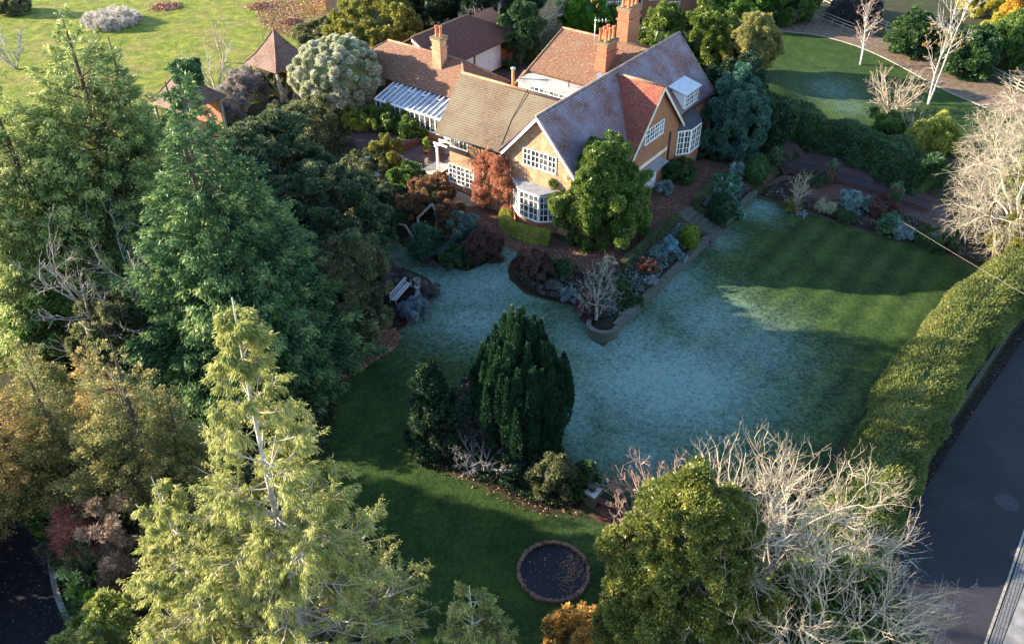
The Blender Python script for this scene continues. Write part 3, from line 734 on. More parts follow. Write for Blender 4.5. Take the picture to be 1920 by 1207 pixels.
def stem(rng, h, r, n=1, spread=.2, m=6):
    parts = []
    for i in range(n):
        a = rng.uniform(0, 2*pi); d = np.array([[cos(a)*spread, sin(a)*spread, 1.]]) if n > 1 else np.array([[0.02, 0.01, 1.]])
        P = poly_lines(rng, np.array([[0, 0, -.1]]), unit(d), np.array([h]), m, .1, .03)
        parts.append(tubes(P, taper(np.array([r]), m, .3), 7))
    return parts
def bush(name, box, cmat, label, cat='shrub', group=None, seed=1, base=None, **kw):
    """rounded or conical leafy shrub read off by its outline in the photograph"""
    rng = np.random.default_rng(seed)
    if base is None: x, y, z, r, h = fitbox(*box)
    else: x, y, z, r, h = base
    tr = kw.pop('trunked', 0); d = dict(n_l=max(12, int(12+r*r*6)), leaf=(.2,.11), jag=.8, core=.5); d.update(kw)
    z0 = h*tr if tr else -.12*h
    parts = blob_crown(rng, r, z0, h, **d)
    if name.endswith('tree') or tr:
        return put(name, (x, y, z), parts, cmat, stem(rng, h*.75, .05+.03*h), M['bark'], label, cat, group)
    return put(name, (x, y, z), parts, cmat, None, None, label, cat, group)
def conifer(name, bpx, toprow, R, label, cmat, seed, n_cl=500, per=110, leaf=(.42,.13), prof=.8, bulge=.0, zlow=.03, droop=.6, tips=.55, cl=(.9,.32), bark=None, lean=(0,0), base=None, group=None, tmat=None, upk=.45, limbs=60, hh=None, squash=(1,1), core=.34):
    rng = np.random.default_rng(seed)
    if base is None: g = G(*bpx); x, y, z = g
    else: x, y, z = base
    h = hh if hh else ztop(x, y, toprow)-z
    t = zlow+(1-zlow)*(1-np.sqrt(rng.uniform(0, 1, n_cl)**1.0)); t[:6] = np.linspace(.93, 1, 6)
    az = rng.uniform(0, 2*pi, n_cl)
    env = R*((1-t)**prof)*(1+bulge*np.sin(pi*np.clip(t*1.3, 0, 1)))*(1+.22*np.sin(3*az+seed)*np.sin(9*t+seed)+.1*np.sin(7*az))
    rad = env*np.sqrt(rng.uniform(.08, 1.0, n_cl))
    up = upk+.5*t
    D = unit(np.stack([np.cos(az), np.sin(az), up], 1))
    C = np.stack([np.cos(az)*rad*squash[0], np.sin(az)*rad*squash[1], t*h-up*rad*.25], 1)
    cs = np.clip(env/R*1.2, .35, 1)*rng.uniform(.6, 1.3, n_cl)
    nper = np.maximum((per*cs**1.5), 20).astype(int)
    idx = np.repeat(np.arange(n_cl), nper); n = len(idx)
    s = rng.uniform(-.5, .9, n)**1.0; wdt = (1-np.clip(s, 0, 1)*.75)
    P = C[idx]+D[idx]*(s*cl[0]*cs[idx])[:, None]+rng.normal(size=(n, 3))*(cl[1]*cs[idx]*wdt)[:, None]*np.array([1, 1, .6])
    P[:, 2] -= droop*.35*np.clip(s, 0, 1)**2*cs[idx]
    LD = unit(D[idx]*.8+np.array([0, 0, -droop])+rng.normal(size=(n, 3))*.32)
    V, F = leafquads(P, LD, leaf[0]*rng.uniform(.6, 1.3, n), leaf[1]*rng.uniform(.7, 1.3, n), rng)
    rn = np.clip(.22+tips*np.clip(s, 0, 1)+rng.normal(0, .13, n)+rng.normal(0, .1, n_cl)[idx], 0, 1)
    tr = [tubes(poly_lines(rng, np.array([[0, 0, -.2]]), np.array([[lean[0], lean[1], 1.]]), np.array([h*.99]), 9, 0, .01), taper(np.array([.02*h+.08]), 9, .08), 8)]
    tl = rng.uniform(.05, .9, limbs); al = rng.uniform(0, 2*pi, limbs)
    S = np.stack([np.zeros(limbs), np.zeros(limbs), tl*h*.95], 1)
    LL = R*(1-tl)**prof*.9+.1
    PL = poly_lines(rng, S, unit(np.stack([np.cos(al), np.sin(al), np.full(limbs, .15)], 1)), LL, 6, .5, .08)
    tr.append(tubes(PL, taper(.02+.012*LL, 6, .2), 4))
    cr = [(V, F, 0, rn)]
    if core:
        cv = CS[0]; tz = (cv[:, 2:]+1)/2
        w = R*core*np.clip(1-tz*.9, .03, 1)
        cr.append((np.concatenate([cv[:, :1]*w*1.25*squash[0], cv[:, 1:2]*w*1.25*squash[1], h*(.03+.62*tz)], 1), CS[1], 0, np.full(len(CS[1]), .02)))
    return put(name, (x, y, z), cr, cmat, tr, tmat or M['bark'], label, 'tree', group)
def open_conifer(name, base, h, R, label, seed, n_limb=170, leafs=60, cmat=None, lean=(0,0), prof=.85, top_sparse=True, zlow=.05, leaf=(.30,.075), stemr=.17):
    """thin crowned cypress: bare grey limbs show, sprays hang from twigs"""
    rng = np.random.default_rng(seed); cmat = cmat or M['l_lime']
    TP = poly_lines(rng, np.array([[0, 0, -.2]]), unit(np.array([[lean[0], lean[1], 1.]])), np.array([h]), 14, 0, .012)
    tr = [tubes(TP, taper(np.array([stemr]), 14, .12), 7)]
    t = np.sort(zlow+(1-zlow)*(1-rng.uniform(0, 1, n_limb)**.62)); t = np.clip(t, 0, .985)
    s = t*13; i0 = np.minimum(s.astype(int), 12); S = TP[0][i0]+(TP[0][i0+1]-TP[0][i0])*(s-i0)[:, None]
    az = np.arange(n_limb)*2.4+rng.normal(0, .4, n_limb)
    L = R*(1-t)**prof*rng.uniform(.65, 1.12, n_limb)+.25
    D = unit(np.stack([np.cos(az), np.sin(az), rng.uniform(-.15, .25, n_limb)], 1))
    PL = poly_lines(rng, S, D, L, 8, .55, .05)
    RL = taper(.014+.011*L, 8, .35); tr.append(tubes(PL, RL, 4))
    P2, R2, L2 = spawn(rng, PL, RL, L, 10, .38, (50, 10), .36, .5, 5, .05, .08, .007, .3)
    tr.append(tubes(P2, R2, 3))
    P3, R3, L3 = spawn(rng, P2, R2, L2, 2, .3, (45, 10), .5, .6, 3, -.1, .1, .005, .3)
    tr.append(tubes(P3, R3, 3))
    PP = np.concatenate([P2[:, 2:].reshape(-1, 3), P3.reshape(-1, 3)])
    DD = np.concatenate([np.repeat(unit(P2[:, -1]-P2[:, 0]), P2.shape[1]-2, 0), np.repeat(unit(P3[:, -1]-P3[:, 0]), P3.shape[1], 0)])
    k = max(1, int(leafs/10)); idx = np.repeat(np.arange(len(PP)), k); n = len(idx)
    LP = PP[idx]+rng.normal(size=(n, 3))*.05
    tuft = rng.uniform(0, 1, len(PP)) < np.clip(.95-.55*(PP[:, 2]/h)**1.3, .2, .85)
    br_id = np.concatenate([np.repeat(np.arange(len(P2)), P2.shape[1]-2), np.repeat(np.arange(len(P3))//2, P3.shape[1])]); tuft &= (rng.uniform(0, 1, len(P2)) < .88)[br_id]
    keep = tuft[idx]; LP = LP[keep]; idx = idx[keep]; n = len(idx)
    LD = unit(DD[idx]*.6+np.array([0, 0, -.8])+rng.normal(size=(n, 3))*.22)
    V, F = leafquads(LP, LD, leaf[0]*rng.uniform(.5, 1.3, n), leaf[1]*rng.uniform(.7, 1.4, n), rng)
    rn = np.clip(rng.normal(.5, .18, n)+rng.normal(0, .12, len(PP))[idx], 0, 1)
    return put(name, base, [(V, F, 0, rn)], cmat, tr, M['bark_grey'], label, 'tree', crown='crown')
def bare_tree(name, base, h, label, seed, mat, trunk=.3, stems=1, spread=.35, levels=((6,.35,(40,12),.62,.55,.5),(5,.3,(42,12),.6,.6,.3),(4,.3,(40,14),.6,.6,.2),(4,.3,(40,15),.55,.6,.1)), wig=.1, r0=.12, minr=.008, leaves=None, cat='tree', group=None, L0=None, lean=None, extra=None):
    rng = np.random.default_rng(seed)
    S = np.zeros((stems, 3)); S[:, 2] = -.1
    a = np.linspace(0, 2*pi, stems, endpoint=False)+rng.uniform(0, 6)
    D = unit(np.stack([np.cos(a)*spread, np.sin(a)*spread, np.ones(stems)], 1)) if stems > 1 else np.array([[.05, .03, 1.]])
    if lean is not None: D = unit(D+np.array(lean))
    L = np.full(stems, L0 or h*.62)*rng.uniform(.85, 1.1, stems)
    P = poly_lines(rng, S, D, L, 8, .15, wig*.4); R = taper(np.full(stems, r0), 8, .35)
    tr = [tubes(P, R, 7)]; br = []
    tipsP = P
    for (k, tmin, ang, ratio, rr, up) in levels:
        P, R, L = spawn(rng, P, R, L, k, tmin, ang, ratio, rr, 5, up, wig, minr)
        br.append(tubes(P, R, 4 if len(P) < 400 else 3))
    t = thing(name, base, label, cat, group)
    V, F, mi, Rr = join(tr); npmesh('trunk', V+np.array(base), F, mat, parent=t, smooth=True)
    V, F, mi, Rr = join(br); npmesh('branches', V+np.array(base), F, mat, parent=t, smooth=True)
    if leaves:
        lm, cnt, ls = leaves; Q = P.reshape(-1, 3); n = cnt
        ii = rng.integers(0, len(Q), n)
        if extra == 'low': ii = ii[Q[ii, 2] < h*.62]; n = len(ii)
        LP = Q[ii]+rng.normal(size=(n, 3))*.06; LD = unit(rng.normal(size=(n, 3))+np.array([0, 0, -.3]))
        V, F = leafquads(LP, LD, ls*rng.uniform(.6, 1.3, n), ls*.6, rng)
        npmesh('leaves', V+np.array(base), F, lm, parent=t, rnd=rng.uniform(0, 1, n))
    return t
def hedge(name, pts, w, h, cmat, label, seed, leaf=(.16,.08), cover=2.6, lump=.12, z=None, cat='hedge', hvar=None, wvar=None, top_round=.25, core=None, group=None):
    """a clipped hedge swept along ground points (centre line); lumpy face of leaves over a solid body"""
    rng = np.random.default_rng(seed)
    P = [np.array(p[:2], float) for p in smoothpoly(pts, 2, False)] if len(pts) > 2 else [np.array(p[:2], float) for p in pts]
    D = [0]
    for a, b in zip(P[:-1], P[1:]): D.append(D[-1]+np.linalg.norm(b-a))
    Lt = D[-1]; ns = max(4, int(Lt/.35)); s = np.linspace(0, Lt, ns)
    cx = np.interp(s, D, [p[0] for p in P]); cy = np.interp(s, D, [p[1] for p in P])
    tx = np.gradient(cx); ty = np.gradient(cy); q = np.hypot(tx, ty); nxv, nyv = -ty/q, tx/q
    gz = GZ(cx, cy) if z is None else np.full(ns, z)
    hh = np.array([h*(hvar(a/Lt) if hvar else 1) for a in s]); ww = np.array([w*(wvar(a/Lt) if wvar else 1) for a in s])
    k = 14; th = np.linspace(0, 1, k)
    def prof(t):   # across section: from left foot over the top to right foot -> (lateral -1..1, height 0..1)
        a = (t-.5)*2
        e = 3.2
        an = a*pi/2*1.0
        cx_ = np.sign(np.sin(an))*np.abs(np.sin(an))**(2/e); cz_ = np.abs(np.cos(an))**(2/e)
        return cx_, cz_
    def surf(si, t, grow=1.0):
        i = np.clip(si, 0, ns-1.001); i0 = i.astype(int); f = i-i0
        g = lambda A: A[i0]+(A[i0+1]-A[i0])*f
        a, b = prof(t)
        x, y, gzz, H_, W_, nx_, ny_ = g(cx), g(cy), g(gz), g(hh), g(ww), g(nxv), g(nyv)
        lm = 1+lump*(np.sin(i*.35*1.7+t*5+seed)+np.sin(i*.35*.6+2*seed)*.8+np.sin(t*11+i*.9)*.5)
        lm = lm+.035*np.sin(i*2.1+t*23)*np.sin(i*.8-t*17)
        return np.stack([x+nx_*a*W_/2*grow*lm, y+ny_*a*W_/2*grow*lm, gzz+b*H_*(1+(lm-1)*.6)*grow], 1)
    gi, gt = np.meshgrid(np.arange(ns-.0), th, indexing='ij')
    V = surf(gi.ravel(), gt.ravel(), .95); idg = np.arange(ns*k).reshape(ns, k)
    F = np.stack([idg[:-1, :-1], idg[1:, :-1], idg[1:, 1:], idg[:-1, 1:]], -1).reshape(-1, 4)
    caps = []
    for e in (0, ns-1):
        r = idg[e]
        for j in range(k//2-1 if k % 2 else k//2-1):
            caps.append([r[j], r[j+1], r[k-2-j], r[k-1-j]])
    F = np.concatenate([F, np.array(caps)])
    area = Lt*(2*h+w); n = int(area*cover/(leaf[0]*leaf[1]*.5))
    si = rng.uniform(0, ns-1.01, n); t = rng.uniform(0, 1, n)
    ne = int(n*min(.5, w*h*2/area)); si[:ne//2] = 0.01; si[ne//2:ne] = ns-1.02
    LP = surf(si, t, rng.uniform(.93, 1.03, n)); c = surf(si, np.full(n, .5), .5)
    if ne:
        fr = np.sqrt(rng.uniform(0, 1, ne))[:, None]; cc = surf(si[:ne], np.full(ne, .5), .45); LP[:ne] = cc+(LP[:ne]-cc)*fr
    out = unit(LP-c); D_ = unit(out*.8+rng.normal(size=(n, 3))*.55)
    VL, FL = leafquads(LP, D_, leaf[0]*rng.uniform(.6, 1.3, n), leaf[1]*rng.uniform(.6, 1.3, n), rng)
    Vt, Ft, mi, R = join([(VL, FL, 0, np.clip(rng.normal(.45, .2, n), 0, 1)), (V, F, 0, np.full(len(F), .15))])
    b0 = (cx[ns//2], cy[ns//2], gz[ns//2])
    o = npmesh(name, Vt, Ft, cmat, base=b0, mi=mi, rnd=R)
    return tag(o, label, cat, group)
def scatter(name, polyg, n, mat, label=None, cat=None, leaf=(.09,.06), seed=1, dz=.05, kind='stuff', up=.2, patch=None):
    rng = np.random.default_rng(seed); P = np.array([p[:2] for p in polyg])
    lo, hi = P.min(0), P.max(0); q = rng.uniform(lo, hi, (n*3, 2)); q = q[poly_inside([tuple(p) for p in P], q[:, 0], q[:, 1])][:n]
    if patch:
        f = np.sin(q[:, 0]*patch)*np.sin(q[:, 1]*patch*1.3+1)+rng.normal(0, .5, len(q)); q = q[f > 0]
    n = len(q); X = np.stack([q[:, 0], q[:, 1], GZ(q[:, 0], q[:, 1])+dz+rng.uniform(0, .02, n)], 1)
    D = unit(rng.normal(size=(n, 3))*np.array([1, 1, .15])+np.array([0, 0, up]))
    V, F = leafquads(X, D, leaf[0]*rng.uniform(.6, 1.4, n), leaf[1]*rng.uniform(.6, 1.4, n), rng)
    o = npmesh(name, V, F, mat, rnd=rng.uniform(0, 1, n)); tag(o, label, cat, kind=kind); return o

def kmeans(rng, X, k, it=6):
    k = min(k, len(X)); c = X[rng.choice(len(X), k, replace=False)]
    for _ in range(it):
        a = np.argmin(((X[:, None]-c[None])**2).sum(-1), 1)
        for j in range(k):
            if (a == j).any(): c[j] = X[a == j].mean(0)
    return a, k
def crown_tree(name, base, label, seed, mat, targets, root_h=.25, ks=(7,6,5,4), pull=(.55,.55,.6,.65), r_tip=.006, twigs=3, twl=.4, twr=.0055, gnarl=.12, cat='tree', group=None, leaves=None, up=0., stems=None):
    """leafless tree grown towards a cloud of twig ends: limbs split again and again until each end is reached"""
    rng = np.random.default_rng(seed); segs = []
    def rec(S, d, X, lev):
        n = len(X)
        if n == 1 or lev >= len(ks):
            for x in X: segs.append((S, d, x, 1, 1, lev))
            return
        a, k = kmeans(rng, X, ks[lev])
        for j in range(k):
            Y = X[a == j]
            if not len(Y): continue
            c = Y.mean(0)
            if len(Y) == 1: segs.append((S, d, Y[0], 1, 1, lev)); continue
            E = S+(c-S)*pull[lev]+rng.normal(size=3)*.05*np.linalg.norm(c-S)
            segs.append((S, d, E, len(Y), max(1, len(Y)*.55), lev))
            rec(E, unit(E-(S+d*np.linalg.norm(E-S)*.35)), Y, lev+1)
    S0 = np.array([0, 0, root_h])
    rec(S0, np.array([0, 0, 1.]), targets, 0)
    m = 6; t = np.linspace(0, 1, m)[None, :, None]
    A = np.array([q[0] for q in segs]); Dd = np.array([q[1] for q in segs]); B = np.array([q[2] for q in segs])
    L = np.linalg.norm(B-A, axis=1); Cc = A+Dd*(L*.35)[:, None]+rng.normal(size=A.shape)*(L*gnarl*.6)[:, None]
    P = A[:, None]*(1-t)**2+2*Cc[:, None]*t*(1-t)+B[:, None]*t**2
    wob = rng.normal(size=P.shape)*(L*gnarl*.22)[:, None, None]; wob[:, 0] = 0; wob[:, -1] = 0; P = P+wob
    w0 = np.array([q[3] for q in segs])**.5*r_tip; w1 = np.array([q[4] for q in segs])**.5*r_tip
    R = w0[:, None]+(w1-w0)[:, None]*t[0, :, 0][None]
    big = np.array([q[5] for q in segs]) == 0
    tr = [tubes(P[big], R[big], 6)]; br = [tubes(P[~big], R[~big], 4)]
    tot = len(targets)**.5*r_tip
    if root_h > .3: tr.append(tubes(np.array([[[0, 0, -.2], [0, 0, root_h*.5], [0, 0, root_h*1.03]]]), np.array([[tot*1.5, tot*1.2, tot*1.15]]), 8))
    tip = np.array([q[3] for q in segs]) == 1
    Pt, Rt, Lt = P[tip], R[tip], L[tip]
    P2, R2, L2 = spawn(rng, Pt, Rt, np.full(len(Pt), twl), twigs, .25, (42, 14), 1.0, .75, 4, up, .16, twr, .35)
    br.append(tubes(P2, R2, 3))
    P3, R3, L3 = spawn(rng, P2, R2, L2, 3, .3, (42, 14), .55, .8, 3, up, .14, twr*.9, .3)
    br.append(tubes(P3, R3, 3))
    th = thing(name, base, label, cat, group)
    V, F, mi, Rr = join(tr); npmesh('trunk', V+np.array(base), F, mat, parent=th, smooth=True)
    V, F, mi, Rr = join([(q[0], q[1], 1 if i_ >= len(br)-2 else 0) for i_, q in enumerate(br)]); npmesh('branches', V+np.array(base), F, [mat, M['twig_tip']], parent=th, mi=mi, smooth=True)
    if leaves:
        lm, n, ls = leaves; Q = P2.reshape(-1, 3); ii = rng.integers(0, len(Q), n)
        V, F = leafquads(Q[ii]+rng.normal(size=(n, 3))*.05, unit(rng.normal(size=(n, 3))), ls*rng.uniform(.6, 1.3, n), ls*.6, rng)
        npmesh('leaves', V+np.array(base), F, lm, parent=th, rnd=rng.uniform(0, 1, n))
    return th
def dome(rng, n, r, z0, z1, shell=.55, flat=1.0, c=(0, 0), low=-.3):
    d = unit(rng.normal(size=(n*3, 3))); d = d[d[:, 2] > low][:n]; q = rng.uniform(shell**3, 1, len(d))**(1/3.)
    q *= 1+.10*np.sin(d[:, 0]*5+r)*np.sin(d[:, 1]*6)
    cz = z0+(z1-z0)*(-low/(1-low)) if low < 0 else z0; H_ = z1-cz
    return np.stack([c[0]+d[:, 0]*q*r, c[1]+d[:, 1]*q*r*flat, cz+d[:, 2]*q*H_], 1)

# ---------------------------------------------------------------- the house
def prism(m, pts, vec, mcap=0, mside=0):
    P = [np.array(p, float) for p in pts]; Q = [p+vec for p in P]; k = len(P)
    n = np.cross(P[1]-P[0], P[2]-P[1]); flip = n@vec > 0
    a = list(range(k)); b = list(range(k, 2*k))
    m.add(P+Q, [a[::-1] if flip else a], mcap)
    o = len(m.v)-2*k
    m.f.append([o+i for i in (b if flip else b[::-1])]); m.m.append(mside); m.smooth.append(False)
    for i in range(k):
        j = (i+1) % k; f = [i, j, k+j, k+i]
        m.f.append([o+c for c in (f if flip else f[::-1])]); m.m.append(mside); m.smooth.append(False)
def vec(u=0, v=0, z=0): return np.array([u*_c+v*_s, -u*_s+v*_c, z])
def roof(m, pts, t=.13, mi=0):
    P = [np.array(p, float) for p in pts]; n = np.cross(P[1]-P[0], P[2]-P[0])
    if n[2] < 0: P = P[::-1]
    m.slab(P, t, mi)
def window(parent, a, b, z0, z1, nc, nx=2, nz=3, name='window', fr=.045, bar=.021, out=.05, mat=None, fw=None):
    """casement window from plan point a to b (u,v); the outside is to the right of a->b"""
    a = np.array(a, float); b = np.array(b, float); L = np.linalg.norm(b-a); t = (b-a)/L; n = np.array([t[1], -t[0]])
    def P(s, z, o): q = a+t*s+n*o; return W(q[0], q[1], z)
    m = MB()
    def bx(s0, s1, za, zb, o0, o1):
        m.hexa([P(s0,za,o0),P(s1,za,o0),P(s1,za,o1),P(s0,za,o1),P(s0,zb,o0),P(s1,zb,o0),P(s1,zb,o1),P(s0,zb,o1)])
    bx(0, L, z0-.03, z0+fr, -.02, out+.03); bx(0, L, z1-fr, z1, -.02, out)
    cw = L/nc
    for i in range(nc+1):
        s = min(max(i*cw, fr), L-fr); bx(s-fr, s+fr, z0+fr, z1-fr, -.02, out-.002)
    for i in range(nc):
        s0, s1 = i*cw+fr, (i+1)*cw-fr
        for k in range(1, nx): c = s0+(s1-s0)*k/nx; bx(c-bar, c+bar, z0+fr, z1-fr, -.01, out-.012)
        for k in range(1, nz): c = z0+(z1-z0)*k/nz; bx(s0, s1, c-bar, c+bar, -.01, out-.016)
    w = m.build(name, mat or M['white'], parent)
    g = MB(); ga, gb = -.004, .006; g.hexa([P(fr,z0+fr,ga),P(L-fr,z0+fr,ga),P(L-fr,z0+fr,gb),P(fr,z0+fr,gb),P(fr,z1-fr,ga),P(L-fr,z1-fr,ga),P(L-fr,z1-fr,gb),P(fr,z1-fr,gb)])
    g.build('pane', M['glass'], w)
    return w
def ridge(parent, pts, mat, r=.11, name='ridge_tiles', smp=None):
    m = MB(); m.tube([np.array(p)-np.array([0,0,.02]) for p in pts], r, 8); return m.build(name, mat, parent)
def pots(parent, spots, z, h, n=12):
    for (u, v) in spots:
        m = MB(); c = W(u, v, z)
        m.lathe(c, [(.15,0),(.15,.06),(.115,.1),(.105,h-.12),(.135,h-.1),(.135,h),(.095,h),(.09,h-.25)], n); m.build('chimney_pot', M['pot'], parent)
house = thing('brick_house', W(0, 6, 0), 'large brick country house with tiled gables, bay windows and tall chimneys', 'house')
# walls
m = MB()
prism(m, [W(-2.6,0,-.4),W(3.45,0,-.4),W(3.45,0,4.1),W(0,0,7.95),W(-2.6,0,5.05)], vec(v=18.7), 1, 0)
prism(m, [W(-4.78,0.004,-.4),W(-4.78,5.6,-.4),W(-4.78,5.6,4.9),W(-4.78,2.85,7.75),W(-4.78,0.004,4.85)], vec(u=2.15), 1, 1)
prism(m, [W(-8.3,.8,-.4),W(-8.3,5.55,-.4),W(-8.3,5.55,4.88),W(-8.3,2.85,7.74),W(-8.3,.8,5.6)], vec(u=3.5), 1, 1)
prism(m, [W(1,5.7,-.4),W(1,12.85,-.4),W(1,12.85,4.0),W(1,9.27,7.7),W(1,5.7,4.1)], vec(u=2.7), 0, 0)
prism(m, [W(-9.3,12.62,-.4),W(-9.3,22,-.4),W(-9.3,22,4.95),W(-9.3,17.3,6.9),W(-9.3,12.62,4.98)], vec(u=8), 0, 0)
m.build('wall', [M['brick'], M['brick_pale_sunlit']], house)
m = MB(); m.box(-9.25,-2.65,10.6,12.6,-.4,4.78); m.box(-8.28,-2.65,5.62,10.58,-.4,3.82); m.build('rendered_wall', M['cream'], house)
m = MB(); roof(m, [W(-9.35,10.45,4.9),W(-2.6,10.45,4.9),W(-2.6,12.7,4.95),W(-9.35,12.7,4.95)], .1); roof(m, [W(-8.4,5.7,3.93),W(-2.6,5.7,3.93),W(-2.6,10.5,3.93),W(-8.4,10.5,3.93)], .1)
m.build('flat_roof', M['flatroof'], house)
# roofs
zr = 8.15; sl_ = 1.115
def mz(u): return zr-sl_*abs(u)
m = MB(); roof(m, [W(0,-.33,zr),W(3.85,-.33,mz(3.85)),W(3.85,6.4,mz(3.85)),W(3.5,12.4,mz(3.5)),W(3.5,19.1,mz(3.5)),W(0,19.1,zr)])
roof(m, [W(-.002,-.33,zr),W(-.002,19.1,zr),W(-3.2,19.1,mz(3.2)),W(-3.2,-.33,mz(3.2)+.35)])
m.build('main_roof', M['tile_blue'], house, label='blue grey frosted main roof slope')
m = MB(); roof(m, [W(-8.55,2.85,8.02),W(-8.55,-.38,4.8),W(-2.82,-.36,4.82),W(-.2,-.3,4.88),W(-.2,2.85,8.02)])
roof(m, [W(-8.55,2.855,8.02),W(-.1,2.855,8.02),W(-.1,5.9,4.9),W(-8.55,5.9,4.9)])
m.f = m.f; wing_roof = m
# clip the brown roof where it would pass beyond the verge of the main gable: stop it on the main slope line
m2 = MB(); uA = -2.86
roof(m2, [W(-8.55,2.85,8.02),W(-8.55,-.38,4.8),W(uA,-.38,4.8),W(-.35,2.85,8.02)])
roof(m2, [W(-8.55,2.855,8.02),W(-.35,2.855,8.02),W(-2.8,5.9,4.9),W(-8.55,5.9,4.9)])
m2.build('lichened_roof', M['tile_brown'], house, label='brown lichened roof of the garden wing')
m = MB(); roof(m, [W(.3,9.27,7.9),W(3.98,9.27,7.9),W(3.98,5.35,3.82),W(2.9,5.35,3.82)], .13); roof(m, [W(.3,9.275,7.9),W(3.98,9.275,7.9),W(3.98,13.12,3.9),W(2.9,13.12,3.9)], .13)
# fill of the cross roof back to the main slope
m.build('red_roof', M['tile_red'], house, label='red tiled roof of the cross gable')
m = MB(); roof(m, [W(-9.55,17.3,7.1),W(-9.55,12.25,5.12),W(-1.9,12.25,5.12),W(-.2,17.3,7.1)]); roof(m, [W(-9.55,17.305,7.1),W(-.2,17.305,7.1),W(-.2,22.4,5.1),W(-9.55,22.4,5.1)])
roof(m, [W(-9.9,12.25,5.05),W(-9.9,9.4,3.55),W(-9.3,9.4,3.55),W(-9.3,12.25,5.05)])
m.build('orange_roof', M['tile_orange'], house, label='weathered orange tiled roof at the rear')
ridge(house, [W(0,-.36,zr),W(0,19.1,zr)], M['ridge_grey']); ridge(house, [W(-8.55,2.85,8.04),W(-.3,2.85,8.04)], M['ridge'])
ridge(house, [W(.2,9.27,7.92),W(4.0,9.27,7.92)], M['ridge']); ridge(house, [W(-9.6,17.3,7.12),W(-1.0,17.3,7.12)], M['ridge'])
ridge(house, [W(-9.55,17.3,7.12),W(-9.55,12.3,5.15),W(-9.9,9.4,3.62)], M['ridge'], .09, 'verge_tiles')
ridge(house, [W(0,19.1,8.12),W(3.5,19.1,mz(3.5))], M['ridge_grey'], .08, 'verge_tiles')
# barge boards
m = MB()
for u1, z1 in ((-2.88, 4.93), (3.88, mz(3.88)-.05)):
    m.hexa([W(0,-.36,zr-.36),W(u1,-.36,z1-.36),W(u1,-.32,z1-.36),W(0,-.32,zr-.36),W(0,-.36,zr-.11),W(u1,-.36,z1-.11),W(u1,-.32,z1-.11),W(0,-.32,zr-.11)])
m.build('barge_board', M['white'], house)
m = MB(); m.hexa([W(0,-.3,zr-.2),W(-2.8,-.3,4.93-.16),W(-2.8,-.0,4.93-.16),W(0,0,zr-.2),W(0,-.3,zr-.17),W(-2.8,-.3,4.93-.13),W(-2.8,0,4.93-.13),W(0,0,zr-.17)]); m.build('soffit', M['white'], house)
m = MB()
for v1, z1 in ((5.3, 3.78), (13.2, 3.82)):
    m.hexa([W(3.99,9.27,7.6),W(3.99,v1,z1-.3),W(4.03,v1,z1-.3),W(4.03,9.27,7.6),W(3.99,9.27,7.86),W(3.99,v1,z1-.02),W(4.03,v1,z1-.02),W(4.03,9.27,7.86)])
m.build('barge_board', M['cream'], house)
for g_ in ([W(-8.6,-.46,4.78),W(-2.9,-.46,4.78)],[W(3.95,-.3,3.74),W(3.95,5.3,3.74)],[W(3.6,13.1,4.13),W(3.6,19,4.13)]):
    m = MB(); m.tube(g_, .06, 6); m.build('gutter', M['black'], house)
for u, v, z1, z0 in ((-4.72,-.07,4.78,-.1), (-2.35,-.07,4.6,.0)):
    m = MB(); m.tube([W(u,v-.3,z1),W(u,v-.05,z1-.35),W(u,v-.05,z0)], .05, 6); m.build('downpipe', plain('brown_pipe', (.13,.05,.035), .6), house)
m = MB(); m.tube([W(3.78,11.5,3.7),W(3.78,11.5,0)], .06, 6); m.build('downpipe', M['black'], house)
m = MB(); m.tube([W(-2.9,2.85,8.17),W(-3.15,1.3,6.5),W(-3.0,-.38,4.86)], .022, 5); m.build('roof_cable', M['black'], house)
# windows and doors
window(house, (-1.25,0), (1.4,0), 4.35, 5.55, 4, 2, 3)
window(house, (-8.45,.8), (-5.35,.8), .52, 1.98, 4, 2, 4, 'french_doors')
window(house, (-8.15,.8), (-6.55,.8), 3.4, 4.4, 2, 2, 3, 'balcony_window')
m = MB()
for i in range(15): m.box(-8.2+i*.12,-8.18+i*.12,.42,.44,3.32,3.95)
m.box(-8.22,-6.48,.4,.46,3.95,3.99); m.box(-8.22,-6.48,.36,.8,3.22,3.30); m.build('balcony_railing', M['iron'], house)
window(house, (3.7,7.55), (3.7,10.3), 4.1, 5.15, 4, 2, 3)
window(house, (3.7,6.8), (3.7,7.95), .45, 1.7, 1, 2, 3)
dr = MB(); dr.box(3.7,3.76,8.1,9.85,.0,1.62); dr = dr.build('front_door', M['white'], house)
window(dr, (3.775,8.3), (3.775,9.65), .95, 1.5, 2, 2, 2, 'door_light', .04)
m = MB(); m.lathe(W(3.80,9.0,.78), [(.03,0),(.045,.03),(.03,.06)], 8); m.build('handle', M['iron'], dr)
m = MB(); roof(m, [W(3.7,7.7,2.2),W(4.4,7.7,2.0),W(4.4,10.4,2.0),W(3.7,10.4,2.2)], .09); m.build('door_canopy', M['lead'], house)
m = MB(); m.box(3.7,3.73,7.0,11.3,2.35,2.62); m.build('stone_band', M['cream'], house)
